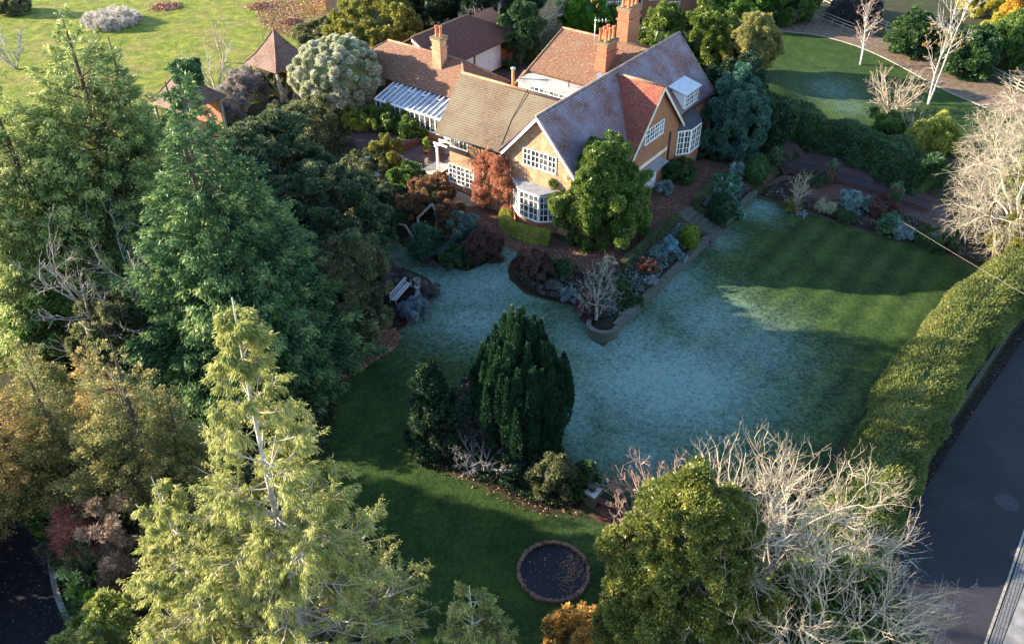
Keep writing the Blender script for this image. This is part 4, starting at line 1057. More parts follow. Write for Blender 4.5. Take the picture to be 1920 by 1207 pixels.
# dormer
dv0, dv1, du, dz0, dz1 = 14.1, 16.4, 3.36, 4.42, 5.52
dm = MB(); dm.hexa([W(du,dv0,dz0-.1),W(du,dv1,dz0-.1),W(2.2,dv1,dz0-.1),W(2.2,dv0,dz0-.1),W(du,dv0,dz1),W(du,dv1,dz1),W(2.2,dv1,dz1+.12),W(2.2,dv0,dz1+.12)])
dormer = dm.build('dormer', M['white'], house)
m = MB(); roof(m, [W(du+.18,dv0-.15,dz1+.05),W(du+.18,dv1+.15,dz1+.05),W(2.0,dv1+.15,dz1+.42),W(2.0,dv0-.15,dz1+.42)], .09); m.build('lead_roof', plain('frosted_lead', (.50,.53,.57), .5, .15, 2), dormer)
window(dormer, (du+.01,dv0+.08), (du+.01,dv1-.08), dz0+.02, dz1-.06, 3, 2, 3)
# side bay
def bay(pts, z0, z1, zr1, rootpts, base_mat, roof_mat, name, ncs, base0=-.3, rz=.12):
    m = MB(); k = len(pts)
    prism(m, [W(u,v,base0) for u, v in pts], np.array([0,0,z0-base0]))
    b = m.build(name, base_mat, house)
    for i in range(1, k-2 if False else k-1):
        pass
    for i in range(k-1):
        if ncs[i]: window(b, pts[i], pts[i+1], z0, z1, ncs[i], 2, 4, 'window', .05, .022, .04)
    m = MB(); c = np.mean(np.array(pts), 0)
    ov = [((u-c[0])*1.1+c[0], (v-c[1])*1.1+c[1]) for u, v in pts]
    prism(m, [W(u,v,z1) for u, v in [( (a[0]-c[0])*1.03+c[0], (a[1]-c[1])*1.03+c[1]) for a in pts]], np.array([0,0,.1])); m.build('fascia', M['white'], b)
    m = MB(); lo = [W(u,v,z1+.1) for u, v in ov]; lo2 = [p+np.array([0,0,.05]) for p in lo]; hi = [W(rootpts[0][0],rootpts[0][1],zr1), W(rootpts[1][0],rootpts[1][1],zr1)]
    n = len(lo2)
    V = lo+lo2+hi; F = [list(range(n))[::-1]]+[[i, i+1, n+i+1, n+i] for i in range(n-1)]
    h0, h1 = 2*n, 2*n+1; mid = (n-1)//2
    for i in range(n-1):
        if i < mid: F.append([n+i, n+i+1, h0])
        elif i > mid or n % 2: F.append([n+i, n+i+1, h1])
        else: F.append([n+i, n+i+1, h1, h0])
    if n % 2: F.append([n+mid, h1, h0])
    F.append([0, n, h0, h1, 2*n-1, n-1])
    m.add(V, F); m.build('bay_roof', roof_mat, b)
    m = MB(); ins = [((u-c[0])*.9+c[0], (v-c[1])*.9+c[1]) for u, v in pts]; prism(m, [W(u,v,z0+.02) for u, v in ins], np.array([0,0,z1-z0-.04])); m.build('interior_blind', plain('pale_curtain', (.45,.45,.46), .9), b)
    return b
bay([(3.72,12.87),(4.4,13.8),(4.4,15.4),(3.5,16.1)], 1.3, 3.15, 4.05, ((3.45,13.1),(3.45,15.9)), M['brick'], M['slate'], 'side_bay', [2,2,2])
bay([(-2.0,-.02),(-.95,-.85),(.65,-.85),(1.65,-.02)], .95, 2.85, 3.2, ((-1.9,-.02),(1.6,-.02)), M['brick'], M['lead'], 'front_bay', [2,2,2])
# flat roof clerestory
window(house, (-8.15,10.6), (-3.6,10.6), 4.05, 4.72, 5, 2, 2, 'clerestory_window')
# chimneys
def stack(parent, u0, u1, v0, v1, z0, z1, potspots, ph=.9, mat=None, name='chimney'):
    mat = mat or M['brick']
    m = MB(); m.box(u0,u1,v0,v1,z0,z1-.95); m.box(u0-.08,u1+.08,v0-.08,v1+.08,z1-.95,z1-.83); m.box(u0+.02,u1-.02,v0+.02,v1-.02,z1-.83,z1-.3); m.box(u0-.06,u1+.06,v0-.06,v1+.06,z1-.3,z1-.15)
    c = m.build(name, mat, parent)
    m = MB(); m.box(u0-.1,u1+.1,v0-.1,v1+.1,z1-.15,z1); m.build('cap', plain('mossy_mortar', (.17,.15,.09), .95, .4, 4), c)
    pots(c, potspots, z1, ph)
    return c
stack(house, -4.4,-3.4, 13.9,15.5, 5.0, 8.0, [(-4.15,14.15),(-3.65,14.15),(-4.15,14.7),(-3.65,14.7),(-4.15,15.25),(-3.65,15.25)], .95)
stack(house, -4.5,-3.5, 17.2,19.0, 6.0, 9.7, [(-4.25,17.5),(-3.75,17.5),(-4.25,18.1),(-3.75,18.1),(-4.25,18.7),(-3.75,18.7)], .9)
# flue, aerial, dish, alarm box
m = MB(); m.tube([W(-9.75,10.6,3.3),W(-9.75,10.6,5.6)], .13, 10); fl = m.build('flue', M['pot'], house)
m = MB(); m.lathe(W(-9.75,10.6,5.6), [(.13,0),(.19,.02),(.19,.16),(.1,.2)], 12); m.build('cowl', M['aerial'], fl)
m = MB(); q = W(-4.5,13.85,6.4); m.tube([q, q+np.array([0,0,3.4])], .025, 5)
for k in range(4):
    z = 3.1+.0*k; c = q+np.array([0,0,3.15]); d = vec(u=.5, v=.3)
    m.tube([c+d*(k*.45)-vec(u=-.2,v=.3)*.9, c+d*(k*.45)+vec(u=-.2,v=.3)*.9], .012, 4)
    m.tube([c+d*(k*.45)-np.array([0,0,.18]), c+d*(k*.45)+np.array([0,0,.18])], .01, 4)
m.tube([q+np.array([0,0,3.15])-vec(u=.1), q+np.array([0,0,3.15])+vec(u=.9,v=.54)], .015, 4); m.build('tv_aerial', M['aerial'], house)
m = MB(); c = W(-3.35,13.0,5.75)
R_ = [(0.0,0),(.14,.02),(.27,.07),(.29,.085)]
dn = unit(np.array([.15,-.85,.45])); ax1 = unit(np.cross(dn,[0,0,1])); ax2 = np.cross(ax1,dn)
V = []; n = 16
for r, z in R_[1:]:
    for j in range(n): V.append(c+dn*z+(ax1*cos(2*pi*j/n)+ax2*sin(2*pi*j/n))*r)
m.add(V, [list(range(n))]+[(i*n+j,(i+1)*n+j,(i+1)*n+(j+1)%n,i*n+(j+1)%n) for i in range(2) for j in range(n)]); m.tube([c, c-dn*.15, c-np.array([0,0,.55])], .025, 5); m.tube([c-ax2*.2, c+dn*.3], .012, 4)
m.build('satellite_dish', M['white'], house)
m = MB(); m.box(-.12,.14,-.1,0,7.15,7.45); m.build('alarm_box', plain('orange_plastic', (.7,.16,.06), .5), house)
m = MB()
m.lathe(W(-5.2,11.6,4.9), [(.04,0),(.04,.45),(.08,.46),(.07,.55)], 8); m.build('vent_pipe', M['black'], house)
# ------------------------------------------------ outbuildings
ob = thing('tiled_outbuilding', W(-19.5,11.2,0), 'low tiled outbuilding with a hipped orange roof and single chimney', 'outbuilding')
m = MB(); m.box(-26,-13,8.8,13.6,-.4,3.0); m.build('wall', M['brick'], ob)
A0,A1,A2,A3 = W(-26.6,8.35,2.92),W(-12.6,8.35,2.92),W(-12.6,14.05,2.92),W(-26.6,14.05,2.92); Ra,Rb = W(-23.6,11.2,5.0),W(-15.4,11.2,5.0)
m = MB(); roof(m,[A0,A1,Rb,Ra]); roof(m,[A1,A2,Rb]); roof(m,[A2,A3,Ra,Rb]); roof(m,[A3,A0,Ra]); m.build('roof', M['tile_orange'], ob)
ridge(ob,[Ra,Rb],M['ridge'],.1); ridge(ob,[Rb,A1],M['ridge'],.09,'hip_tiles'); ridge(ob,[Rb,A2],M['ridge'],.09,'hip_tiles'); ridge(ob,[Ra,A0],M['ridge'],.09,'hip_tiles')
stack(ob,-17.65,-16.75,10.1,10.95,3.9,6.75,[(-17.4,10.5),(-17.0,10.55)],.85,M['brick_pale_sunlit'])
gar = thing('garage', W(-22.4,18,0), 'dark tiled garage with wide white doors facing the yard', 'garage')
m = MB(); prism(m,[W(-25.6,13.2,-.4),W(-19.9,13.2,-.4),W(-19.9,13.2,3.3),W(-22.4,13.2,4.75),W(-25.6,13.2,3.0)],vec(v=11.2)); m.build('wall',M['brick'],gar)
m = MB(); g0=W(-22.4,12.9,5.0); g1=W(-22.4,20.6,5.0)
roof(m,[g0,W(-18.75,12.9,2.95),W(-18.75,24.8,2.95),g1]); roof(m,[g0,g1,W(-26.1,24.8,2.95),W(-26.1,12.9,2.95)]); roof(m,[g1,W(-18.75,24.8,2.95),W(-26.1,24.8,2.95)])
m.build('roof',M['tile_dark'],gar); ridge(gar,[g0,g1],M['ridge'],.09)
m = MB(); m.hexa([W(-22.4,12.86,4.6),W(-18.8,12.86,2.6),W(-18.8,12.9,2.6),W(-22.4,12.9,4.6),W(-22.4,12.86,4.85),W(-18.8,12.86,2.82),W(-18.8,12.9,2.82),W(-22.4,12.9,4.85)]); m.build('barge_board',M['white'],gar)
for va, vb in ((16.9,18.2),(18.55,22.4)):
    m = MB(); m.box(-19.9,-19.82,va,vb,.02,2.45)
    k = int((vb-va)/.3)
    for i in range(k+1): m.box(-19.82,-19.80,va+i*(vb-va)/k-.02 if i else va,va+i*(vb-va)/k+(.02 if i<k else 0),.05,2.42)
    d = m.build('garage_door',M['white'],gar); m = MB(); m.lathe(W(-19.78,(va+vb)/2,1.1),[(.03,0),(.04,.04),(.03,.08)],8); m.build('handle',M['iron'],d)
# conservatory
con = thing('conservatory', W(-17,7.3,0), 'white framed lean-to greenhouse with a bluish glass roof', 'conservatory')
cu0,cu1,cva,cvb,cza,czb = -20.6,-12.0,6.05,8.75,2.15,2.85
m = MB(); roof(m,[W(cu0,cva,cza),W(cu1,cva,cza),W(cu1,cvb,czb),W(cu0,cvb,czb)],.03); m.build('roof_glass',M['roofglass'],con)
m = MB()
def zc(v): return cza+(v-cva)*(czb-cza)/(cvb-cva)
nb_ = 17
for i in range(nb_+1):
    u = cu0+(cu1-cu0)*i/nb_; w = .03 if i%2==0 else .016
    m.hexa([W(u-w,cva-.06,cza-.01),W(u+w,cva-.06,cza-.01),W(u+w,cvb,czb+.0),W(u-w,cvb,czb+.0),W(u-w,cva-.06,cza+.07),W(u+w,cva-.06,cza+.07),W(u+w,cvb,czb+.07),W(u-w,cvb,czb+.07)])
m.box(cu0-.05,cu1,cva-.14,cva-.04,cza-.12,cza+.02); m.build('roof_bars',M['white'],con)
for i in range(1,nb_,3):     # opening lights near the top
    u = cu0+(cu1-cu0)*i/nb_; w = (cu1-cu0)/nb_; va = cvb-.95
    m = MB()
    for (a0,a1,b0,b1) in ((u,u+w,va,va+.07),(u,u+w,cvb-.1,cvb-.03),(u,u+.06,va,cvb-.03),(u+w-.06,u+w,va,cvb-.03)):
        m.hexa([W(a0,b0,zc(b0)+.08),W(a1,b0,zc(b0)+.08),W(a1,b1,zc(b1)+.08),W(a0,b1,zc(b1)+.08),W(a0,b0,zc(b0)+.13),W(a1,b0,zc(b0)+.13),W(a1,b1,zc(b1)+.13),W(a0,b1,zc(b1)+.13)])
    m.build('roof_vent',M['white'],con)
m = MB(); m.box(cu0,cu1,cva,cva+.12,-.3,.75); m.build('wall',M['brick'],con)
window(con,(cu0,cva),(cu1,cva),.75,2.05,16,1,1,'front_glazing',.04)
m = MB(); m.hexa([W(cu0-.02,cva,.0),W(cu0+.04,cva,.0),W(cu0+.04,cvb,.0),W(cu0-.02,cvb,0),W(cu0-.02,cva,cza-.02),W(cu0+.04,cva,cza-.02),W(cu0+.04,cvb,czb-.02),W(cu0-.02,cvb,czb-.02)]); m.build('end_wall',M['cream'],con)
# pavilions
def pavilion(c, side, ze, za, label, g0):
    t = thing('garden_pavilion',(c[0],c[1],g0),label,'pavilion'); f = lambda a,b,z: np.array([c[0],c[1],0])+vec(u=a,v=b)+np.array([0,0,z])
    h = side/2; m = MB(); rings=[(1.0,ze),(.62,ze+(za-ze)*.28),(.3,ze+(za-ze)*.63),(.0,za)]
    for (s0,z0),(s1,z1) in zip(rings[:-1],rings[1:]):
        cs=[(-1,-1),(1,-1),(1,1),(-1,1)]
        for i in range(4):
            a,b=cs[i],cs[(i+1)%4]
            p=[f(a[0]*h*s0,a[1]*h*s0,z0),f(b[0]*h*s0,b[1]*h*s0,z0),f(b[0]*h*s1,b[1]*h*s1,z1),f(a[0]*h*s1,a[1]*h*s1,z1)]
            roof(m,p if s1>0 else p[:3],.08)
    m.build('roof',M['tile_pav'],t)
    for a,b in ((-1,-1),(1,-1),(1,1),(-1,1)):
        m=MB(); m.tube([f(a*h*sx,b*h*sx,z+.03) for sx,z in rings],.06,6); m.build('hip_tiles',M['ridge'],t)
    for a,b in ((-1,-1),(1,-1),(1,1),(-1,1)):
        m=MB(); q=h*.82; m.hexa([f(a*q-.1,b*q-.1,g0-.1),f(a*q+.1,b*q-.1,g0-.1),f(a*q+.1,b*q+.1,g0-.1),f(a*q-.1,b*q+.1,g0-.1),f(a*q-.1,b*q-.1,ze),f(a*q+.1,b*q-.1,ze),f(a*q+.1,b*q+.1,ze),f(a*q-.1,b*q+.1,ze)]); m.build('post',M['timber'],t)
    m=MB(); q=h*.8; m.hexa([f(-q,q-.12,g0-.1),f(q,q-.12,g0-.1),f(q,q,g0-.1),f(-q,q,g0-.1),f(-q,q-.12,ze-.02),f(q,q-.12,ze-.02),f(q,q,ze-.02),f(-q,q,ze-.02)]); m.build('back_wall',M['brick'],t)
    return t
M['tile_pav'] = tilemat('pavilion_tile',(.19,.11,.085),(.13,.075,.06),(.05,.03,.028),stain=(.22,.15,.13),fine=(.30,.22,.19))
pavilion((-21.5,76.6),4.5,1.9,4.8,'pyramid roofed brick pavilion beside the pale globe tree',-1.0)
pavilion((-27.3,67.9),4.6,1.9,4.5,'pyramid roofed pavilion with ivy over its peak, behind the tall cedars',-1.0)
# buildings along the top edge
bh = thing('brick_building', G(1215,20), 'red brick house with white framed windows at the top edge', 'building')
p1 = G(1122,42); p2 = G(1312,28); tt = unit((p2-p1)*np.array([1,1,0])); nn_ = np.array([-tt[1],tt[0],0])
LL = np.linalg.norm((p2-p1)[:2]); q = lambda s,o,z: p1*np.array([1,1,0])+tt*s+nn_*o+np.array([0,0,z])
m = MB(); m.hexa([q(0,0,-1.2),q(LL,0,-1.2),q(LL,6,-1.2),q(0,6,-1.2),q(0,0,5.5),q(LL,0,5.5),q(LL,6,5.5),q(0,6,5.5)]); m.build('wall',M['brick'],bh)
m = MB(); m.slab([q(-.3,-.4,5.6),q(LL+.3,-.4,5.6),q(LL+.3,3,7.8),q(-.3,3,7.8)],.1); m.slab([q(-.3,3,7.8),q(LL+.3,3,7.8),q(LL+.3,6.4,5.6),q(-.3,6.4,5.6)],.1); m.build('roof',M['tile_dark'],bh)
for s0, s1, z0, z1 in ((.8,1.6,-1.1,1.2),(1.9,2.5,-1.1,1.2),(5.8,7.4,1.0,2.3),(8.2,9.6,-.6,.7),(4,5,0,1.4)):
    m = MB(); m.hexa([q(s0,-.06,z0),q(s1,-.06,z0),q(s1,.02,z0),q(s0,.02,z0),q(s0,-.06,z1),q(s1,-.06,z1),q(s1,.02,z1),q(s0,.02,z1)]); w = m.build('window',M['white'],bh)
    m = MB(); n2=2
    for k in range(n2):
        a = s0+.08+(s1-s0-.08)*k/n2; b = a+(s1-s0-.08)/n2-.08; m.hexa([q(a,-.075,z0+.08),q(b,-.075,z0+.08),q(b,-.061,z0+.08),q(a,-.061,z0+.08),q(a,-.075,z1-.08),q(b,-.075,z1-.08),q(b,-.061,z1-.08),q(a,-.061,z1-.08)])
    m.build('pane',M['glass'],w)
sh = thing('garden_store', G(646,24), 'pale brick garden store with a timber door at the top edge', 'outbuilding')
p1 = G(612,24); p2 = G(684,20); tt = unit((p2-p1)*np.array([1,1,0])); nn_ = np.array([-tt[1],tt[0],0]); LL = np.linalg.norm((p2-p1)[:2])
m = MB(); m.hexa([q(0,0,-1.2),q(LL,0,-1.2),q(LL,4,-1.2),q(0,4,-1.2),q(0,0,2),q(LL,0,2),q(LL,4,2),q(0,4,2)]); m.build('wall',M['brick_pale_sunlit'],sh)
m = MB(); m.slab([q(-.3,-.4,2.0),q(LL+.3,-.4,2.0),q(LL+.3,2,3.6),q(-.3,2,3.6)],.1); m.slab([q(-.3,2,3.6),q(LL+.3,2,3.6),q(LL+.3,4.4,2),q(-.3,4.4,2)],.1); m.build('roof',M['tile_orange'],sh)
m = MB(); m.hexa([q(1.0,-.05,-1),q(1.9,-.05,-1),q(1.9,0,-1),q(1.0,0,-1),q(1.0,-.05,1),q(1.9,-.05,1),q(1.9,0,1),q(1.0,0,1)]); m.build('door',M['timber'],sh)

# ---------------------------------------------------------------- garden structures
rw = thing('retaining_wall', W(9.9,4,-1), 'long low dry stone wall dropping from the terrace beds to the lawn', 'wall')
for va, vb in ((-6.0,6.3),(9.2,14.5)):
    m = MB(); n = max(3,int((vb-va)/.55))
    for i in range(n):
        a = va+(vb-va)*i/n; b = va+(vb-va)*(i+1)/n; random.seed(i+int(vb)); e = random.uniform(-.03,.03)
        m.box(9.55+e,9.97+e*.5,a+.01,b-.01,-1.15,-.42+random.uniform(-.03,.03))
    m.build('wall_run', M['stone'], rw)
m = MB(); c = W(9.15,-6.4,0); K_ = []
for i in range(19):
    a = YAW*0+radians(-215+i*13.0)-radians(36); K_.append((c[0]+1.0*cos(a), c[1]+1.0*sin(a)))
for a, b in zip(K_[:-1], K_[1:]):
    ia = (c[0]+(a[0]-c[0])*.72, c[1]+(a[1]-c[1])*.72); ib = (c[0]+(b[0]-c[0])*.72, c[1]+(b[1]-c[1])*.72)
    m.hexa([(ia[0],ia[1],-1.15),(a[0],a[1],-1.15),(b[0],b[1],-1.15),(ib[0],ib[1],-1.15),(ia[0],ia[1],-.32),(a[0],a[1],-.32),(b[0],b[1],-.32),(ib[0],ib[1],-.32)])
pl = m.build('stone_planter', M['stone']); tag(pl, 'curved stone planter end of the terrace wall holding a small bare tree', 'planter')
m = MB(); m.lathe(np.array([c[0],c[1],-1.0]), [(.75,0),(.75,.55),(.0,.62)], 20); o = m.build('planter_soil', M['soil'], pl)
st = thing('garden_steps', W(8.4,7.75,-.5), 'mossy stone steps from the brick path down to the lawn', 'steps')
for i in range(7):
    u0 = 7.15+i*.42; z1 = .03-i*.148; m = MB(); random.seed(i)
    m.box(u0,u0+.45,6.9-.05*i,8.55+random.uniform(-.05,.05),-1.1,z1); m.build('tread', M['stone'], st)
# low clipped hedges beside the path, hedge round the bay
hedge('low_hedge', [W(7.38,-1.1), W(7.38,6.4)], .62, .55, M['l_lowhedge'], 'low clipped flat topped hedge along the brick path in front of the steps', 3, leaf=(.08,.05), cover=1.6, lump=.02)
hedge('low_hedge', [W(7.38,9.1), W(7.4,16.2)], .6, .55, M['l_lowhedge'], 'low clipped flat topped hedge along the brick path beyond the steps', 4, leaf=(.08,.05), cover=1.6, lump=.02)
hedge('bay_hedge', [W(-2.2,-.75), W(-1.6,-1.5), W(-.5,-1.95), W(.8,-1.9), W(1.9,-1.4)], .85, .95, M['l_box'], 'rounded golden green hedge curving round the foot of the bay window', 5, leaf=(.09,.06), cover=2.2, lump=.05)
# iron railings, brick piers with ivy
def rail(p, q_, label):
    a = G(*p); b = G(*q_); L = np.linalg.norm((b-a)[:2]); t = (b-a)/L; nrm = np.array([-t[1],t[0],0]); z0 = -1.0; h = .95
    o = thing('iron_railing', ((a+b)/2)[:2].tolist()+[z0], label, 'railing', 'black iron railings between ivy clad piers')
    f = lambda s,w,z: np.array([a[0],a[1],0])+t*np.array([1,1,0])*s+nrm*w+np.array([0,0,z])
    def bx(m,s0,s1,w,za,zb): m.hexa([f(s0,-w,za),f(s1,-w,za),f(s1,w,za),f(s0,w,za),f(s0,-w,zb),f(s1,-w,zb),f(s1,w,zb),f(s0,w,zb)])
    m = MB(); bx(m,0,L,.018,z0+h-.14,z0+h-.10); bx(m,0,L,.018,z0+.22,z0+.26); m.build('rail', M['iron'], o)
    n = int(L/.125); m = MB()
    for i in range(n+1): s = L*i/n; bx(m,s-.016,s+.016,.016,z0+.1,z0+h)
    m.build('bars', M['iron'], o)
    m = MB(); bx(m,0,L,.09,z0-.2,z0+.16); m.build('brick_plinth', M['pavebrick'], o)
rail((1458,306),(1551,333),'black iron railing between the left and middle ivy clad piers')
rail((1563,341),(1663,370),'black iron railing between the middle and right ivy clad piers')
rail((1682,378),(1740,398),'short black iron railing running under the pale bare tree')
rail((1400,285),(1446,300),'short black iron railing beside the blue green tree by the house')
for (p, lab, s) in (((1453,306),'ivy covered brick pier at the left end of the railings',1),((1556,344),'slim ivy topped brick pier in the middle of the railings',2),((1673,386),'wide ivy covered brick pier at the right end of the railings',3)):
    g = G(*p); o = thing('brick_pier', (g[0],g[1],-1), lab, 'pier'); m = MB(); w = .26
    ff = lambda a,b,z: g*np.array([1,1,0])+vec(u=a,v=b)+np.array([0,0,z])
    def bq(m,w,z0,z1): m.hexa([ff(-w,-w,z0),ff(w,-w,z0),ff(w,w,z0),ff(-w,w,z0),ff(-w,-w,z1),ff(w,-w,z1),ff(w,w,z1),ff(-w,w,z1)])
    bq(m,w,-1.2,.45); bq(m,w+.07,.45,.56); m.build('pier', M['pavebrick'], o)
    rng = np.random.default_rng(s); parts = blob_crown(rng, .42 if s!=2 else .33, .1 if s!=2 else .8, 1.95, n_l=10, lr=.5, leaf=(.13,.09), cover=2.4, core=.85)
    V, F, mi, R = join(parts); npmesh('ivy', V+np.array([g[0],g[1],-1.]), F, M['l_ivy'], parent=o, rnd=R)
# post and rail fence beyond the gravel drive
def prfence(pix, label, h=1.0, step=1.9):
    P = [G(*p) for p in pix]; o = thing('post_and_rail_fence', P[0], label, 'fence')
    for a, b in zip(P[:-1], P[1:]):
        L = np.linalg.norm((b-a)[:2]); n = max(1,int(round(L/step))); t = (b-a)/L; nr = np.array([-t[1],t[0],0])
        for i in range(n):
            p = a+(b-a)*i/n; m = MB(); e = .05
            m.hexa([p-t*e-nr*e+np.array([0,0,-.1]),p+t*e-nr*e+np.array([0,0,-.1]),p+t*e+nr*e+np.array([0,0,-.1]),p-t*e+nr*e+np.array([0,0,-.1]),p-t*e-nr*e+np.array([0,0,h]),p+t*e-nr*e+np.array([0,0,h]),p+t*e+nr*e+np.array([0,0,h]),p-t*e+nr*e+np.array([0,0,h])]); m.build('post', M['timber'], o)
        for zz in (.25,.58,.9):
            m = MB(); w = nr*.03-nr*.08; w2 = -nr*.08-nr*.0
            q0,q1 = a+np.array([0,0,zz]), b+np.array([0,0,zz]); d1 = -nr*.055; d2 = -nr*.095; u_ = np.array([0,0,.08])
            m.hexa([q0+d2,q1+d2,q1+d1,q0+d1,q0+d2+u_,q1+d2+u_,q1+d1+u_,q0+d1+u_]); m.build('rail', M['timber'], o)
prfence([(1545,5),(1600,32),(1660,58),(1720,80),(1790,110),(1850,140),(1935,185)], 'weathered post and rail fence along the far side of the gravel drive')
prfence([(1480,22),(1540,38),(1600,62)], 'short low rail fence at the inner edge of the gravel drive', .6)
# pillar and steps at the lower end of the lawn
pg = G(1109,940); o = thing('stone_pillar', pg, 'square grey stone pillar with a cap and urn base at the corner of the lower steps', 'pillar')
ff = lambda a,b,z: pg+vec(u=a,v=b)+np.array([0,0,z])
def sqb(m,w,z0,z1): m.hexa([ff(-w,-w,z0),ff(w,-w,z0),ff(w,w,z0),ff(-w,w,z0),ff(-w,-w,z1),ff(w,-w,z1),ff(w,w,z1),ff(-w,w,z1)])
m = MB(); sqb(m,.26,-.3,.72); m.build('shaft', M['stone'], o); m = MB(); sqb(m,.34,.72,.82); m.build('cap', M['frost'], o)
m = MB(); m.lathe(pg+np.array([0,0,.82]), [(.17,0),(.1,.06),(.13,.15),(.24,.3),(.27,.4),(.2,.4)], 14); m.build('urn', M['stone'], o)
o = thing('brick_steps', W(16.6,-17.3,-1.5), 'worn red brick steps below the frosted lawn edge beside the pillar', 'steps')
s0 = G(1122,930); s1 = G(1175,958); t = unit((s1-s0)*np.array([1,1,0])); nr = np.array([t[1],-t[0],0])
for i in range(3):
    m = MB(); a = s0*np.array([1,1,0])+nr*(.32*i); b = a+t*2.4; z = -1.0-.16*i; c2 = nr*.36
    m.hexa([a+np.array([0,0,-1.7]),b+np.array([0,0,-1.7]),b+c2+np.array([0,0,-1.7]),a+c2+np.array([0,0,-1.7]),a+np.array([0,0,z]),b+np.array([0,0,z]),b+c2+np.array([0,0,z]),a+c2+np.array([0,0,z])][::1] if (np.cross(b-a,c2)[2]>0) else [a+c2+np.array([0,0,-1.7]),b+c2+np.array([0,0,-1.7]),b+np.array([0,0,-1.7]),a+np.array([0,0,-1.7]),a+c2+np.array([0,0,z]),b+c2+np.array([0,0,z]),b+np.array([0,0,z]),a+np.array([0,0,z])])
    m.build('tread', M['pavebrick'], o)
# square garden: bench, urn on pedestal, stone edging
bg = G(742,566); be = G(764,541); t = unit((be-bg)*np.array([1,1,0])); nr = np.array([-t[1],t[0],0])
o = thing('garden_bench', bg, 'pale weathered bench standing in the dark square bed', 'bench'); L = np.linalg.norm((be-bg)[:2])+.55
fb = lambda s,w,z: bg*np.array([1,1,0])+t*(s-.3)+nr*w+np.array([0,0,bg[2]+z])
def bb(m,s0,s1,w0,w1,z0,z1): m.hexa([fb(s0,w0,z0),fb(s1,w0,z0),fb(s1,w1,z0),fb(s0,w1,z0),fb(s0,w0,z1),fb(s1,w0,z1),fb(s1,w1,z1),fb(s0,w1,z1)])
m = MB(); [bb(m,0,L,-.2+i*.1,-.12+i*.1,.3,.33) for i in range(4)]; m.build('seat', M['benchwood'], o)
m = MB(); bb(m,0,L,.2,.25,.62,.7); bb(m,0,L,.2,.25,.4,.46); [bb(m,L*i/8,L*i/8+.04,.205,.245,.33,.66) for i in range(9)]; m.build('backrest', M['benchwood'], o)
for s in (0,L-.05):
    for w in (-.2,.2): m = MB(); bb(m,s,s+.05,w,w+.05,0,.6 if w<0 else .7); m.build('leg', M['benchwood'], o)
ug = G(784,556); o = thing('stone_urn', ug, 'grey stone urn on a tall pedestal at the corner of the square bed', 'urn')
m = MB(); m.lathe(ug, [(.26,0),(.26,.1),(.17,.14),(.15,.7),(.21,.75),(.21,.82)], 12); m.build('pedestal', M['frost'], o)
m = MB(); m.lathe(ug+np.array([0,0,.82]), [(.09,0),(.1,.08),(.2,.2),(.22,.42),(.25,.5),(.19,.5),(.17,.35)], 14); m.build('bowl', plain('grey_stone', (.16,.17,.18), .9), o)
strip('stone_edging', [G(822,547),G(760,612)], .16, .1, M['stone'], label='stone edging along the lawn side of the square bed', cat='edging')
strip('stone_edging', [G(700,498),G(822,547)], .16, .1, M['stone'], label='stone edging along the house side of the square bed', cat='edging')
# timber seat and rails near the brown shrubs
def beam(name, pts, w, mat, label, cat):
    m = MB(); m.tube(pts, w, 5); o = m.build(name, mat); tag(o, label, cat)
g1,g2,g3,g4 = G(756,428),G(775,442),G(785,424),G(812,402)
up = np.array([0,0,.9])
o = thing('timber_arch', G(788,430), 'weathered timber plant frame with a notched top in the shady bed below the brown shrubs', 'plant frame')
for a, b in ((G(732,428)+up*.6,G(762,440)+up*.8),(G(762,440)+up*.8,G(775,448)),(G(788,446),G(785,430)+up),(G(785,430)+up,G(812,410)+up*1.3),(G(812,410)+up*1.3,G(824,424)+up*.8)):
    m = MB(); d = unit(b-a); s_ = unit(np.cross(d,[0,0,1.]))*.07; v_ = np.array([0,0,.05])
    m.hexa([a-s_-v_,b-s_-v_,b+s_-v_,a+s_-v_,a-s_+v_,b-s_+v_,b+s_+v_,a+s_+v_]); m.build('board', M['timber'], o)
# patio set
tb = W(-10.4,1.6,0.0); o = thing('patio_table', (tb[0],tb[1],.03), 'pale slatted rectangular patio table under the garden wing', 'table')
fp = lambda a,b,z: tb*np.array([1,1,0])+vec(u=a,v=b)+np.array([0,0,z])
def pb(m,f,a0,a1,b0,b1,z0,z1): m.hexa([f(a0,b0,z0),f(a1,b0,z0),f(a1,b1,z0),f(a0,b1,z0),f(a0,b0,z1),f(a1,b0,z1),f(a1,b1,z1),f(a0,b1,z1)])
m = MB(); [pb(m,fp,-.75+i*.15,-.62+i*.15,-1.0,1.0,.56,.60) for i in range(10)]; m.build('tabletop', M['wicker'], o)
for a in (-.7,.62):
    for b in (-.9,.82): m = MB(); pb(m,fp,a,a+.07,b,b+.07,.03,.56); m.build('leg', M['wicker'], o)
def chair(u, v, r, label):
    c = W(u,v,.03); o = thing('patio_chair', c, label, 'chair', 'cream patio chairs round the slatted table')
    ca, sa = cos(r), sin(r); f = lambda a,b,z: c+vec(u=a*ca-b*sa, v=a*sa+b*ca)+np.array([0,0,z])
    m = MB(); pb(m,f,-.2,.2,-.2,.2,.3,.35); m.build('seat', M['wicker'], o)
    m = MB(); pb(m,f,-.2,.2,.18,.22,.36,.78); m.build('backrest', M['wicker'], o)
    for a in (-.21,.18):
        m = MB(); pb(m,f,a,a+.03,-.2,.2,.5,.53); pb(m,f,a,a+.03,-.2,-.17,.36,.5); m.build('arm', M['wicker'], o)
        for b in (-.2,.17): m = MB(); pb(m,f,a,a+.03,b,b+.03,0,.3); m.build('leg', M['wicker'], o)
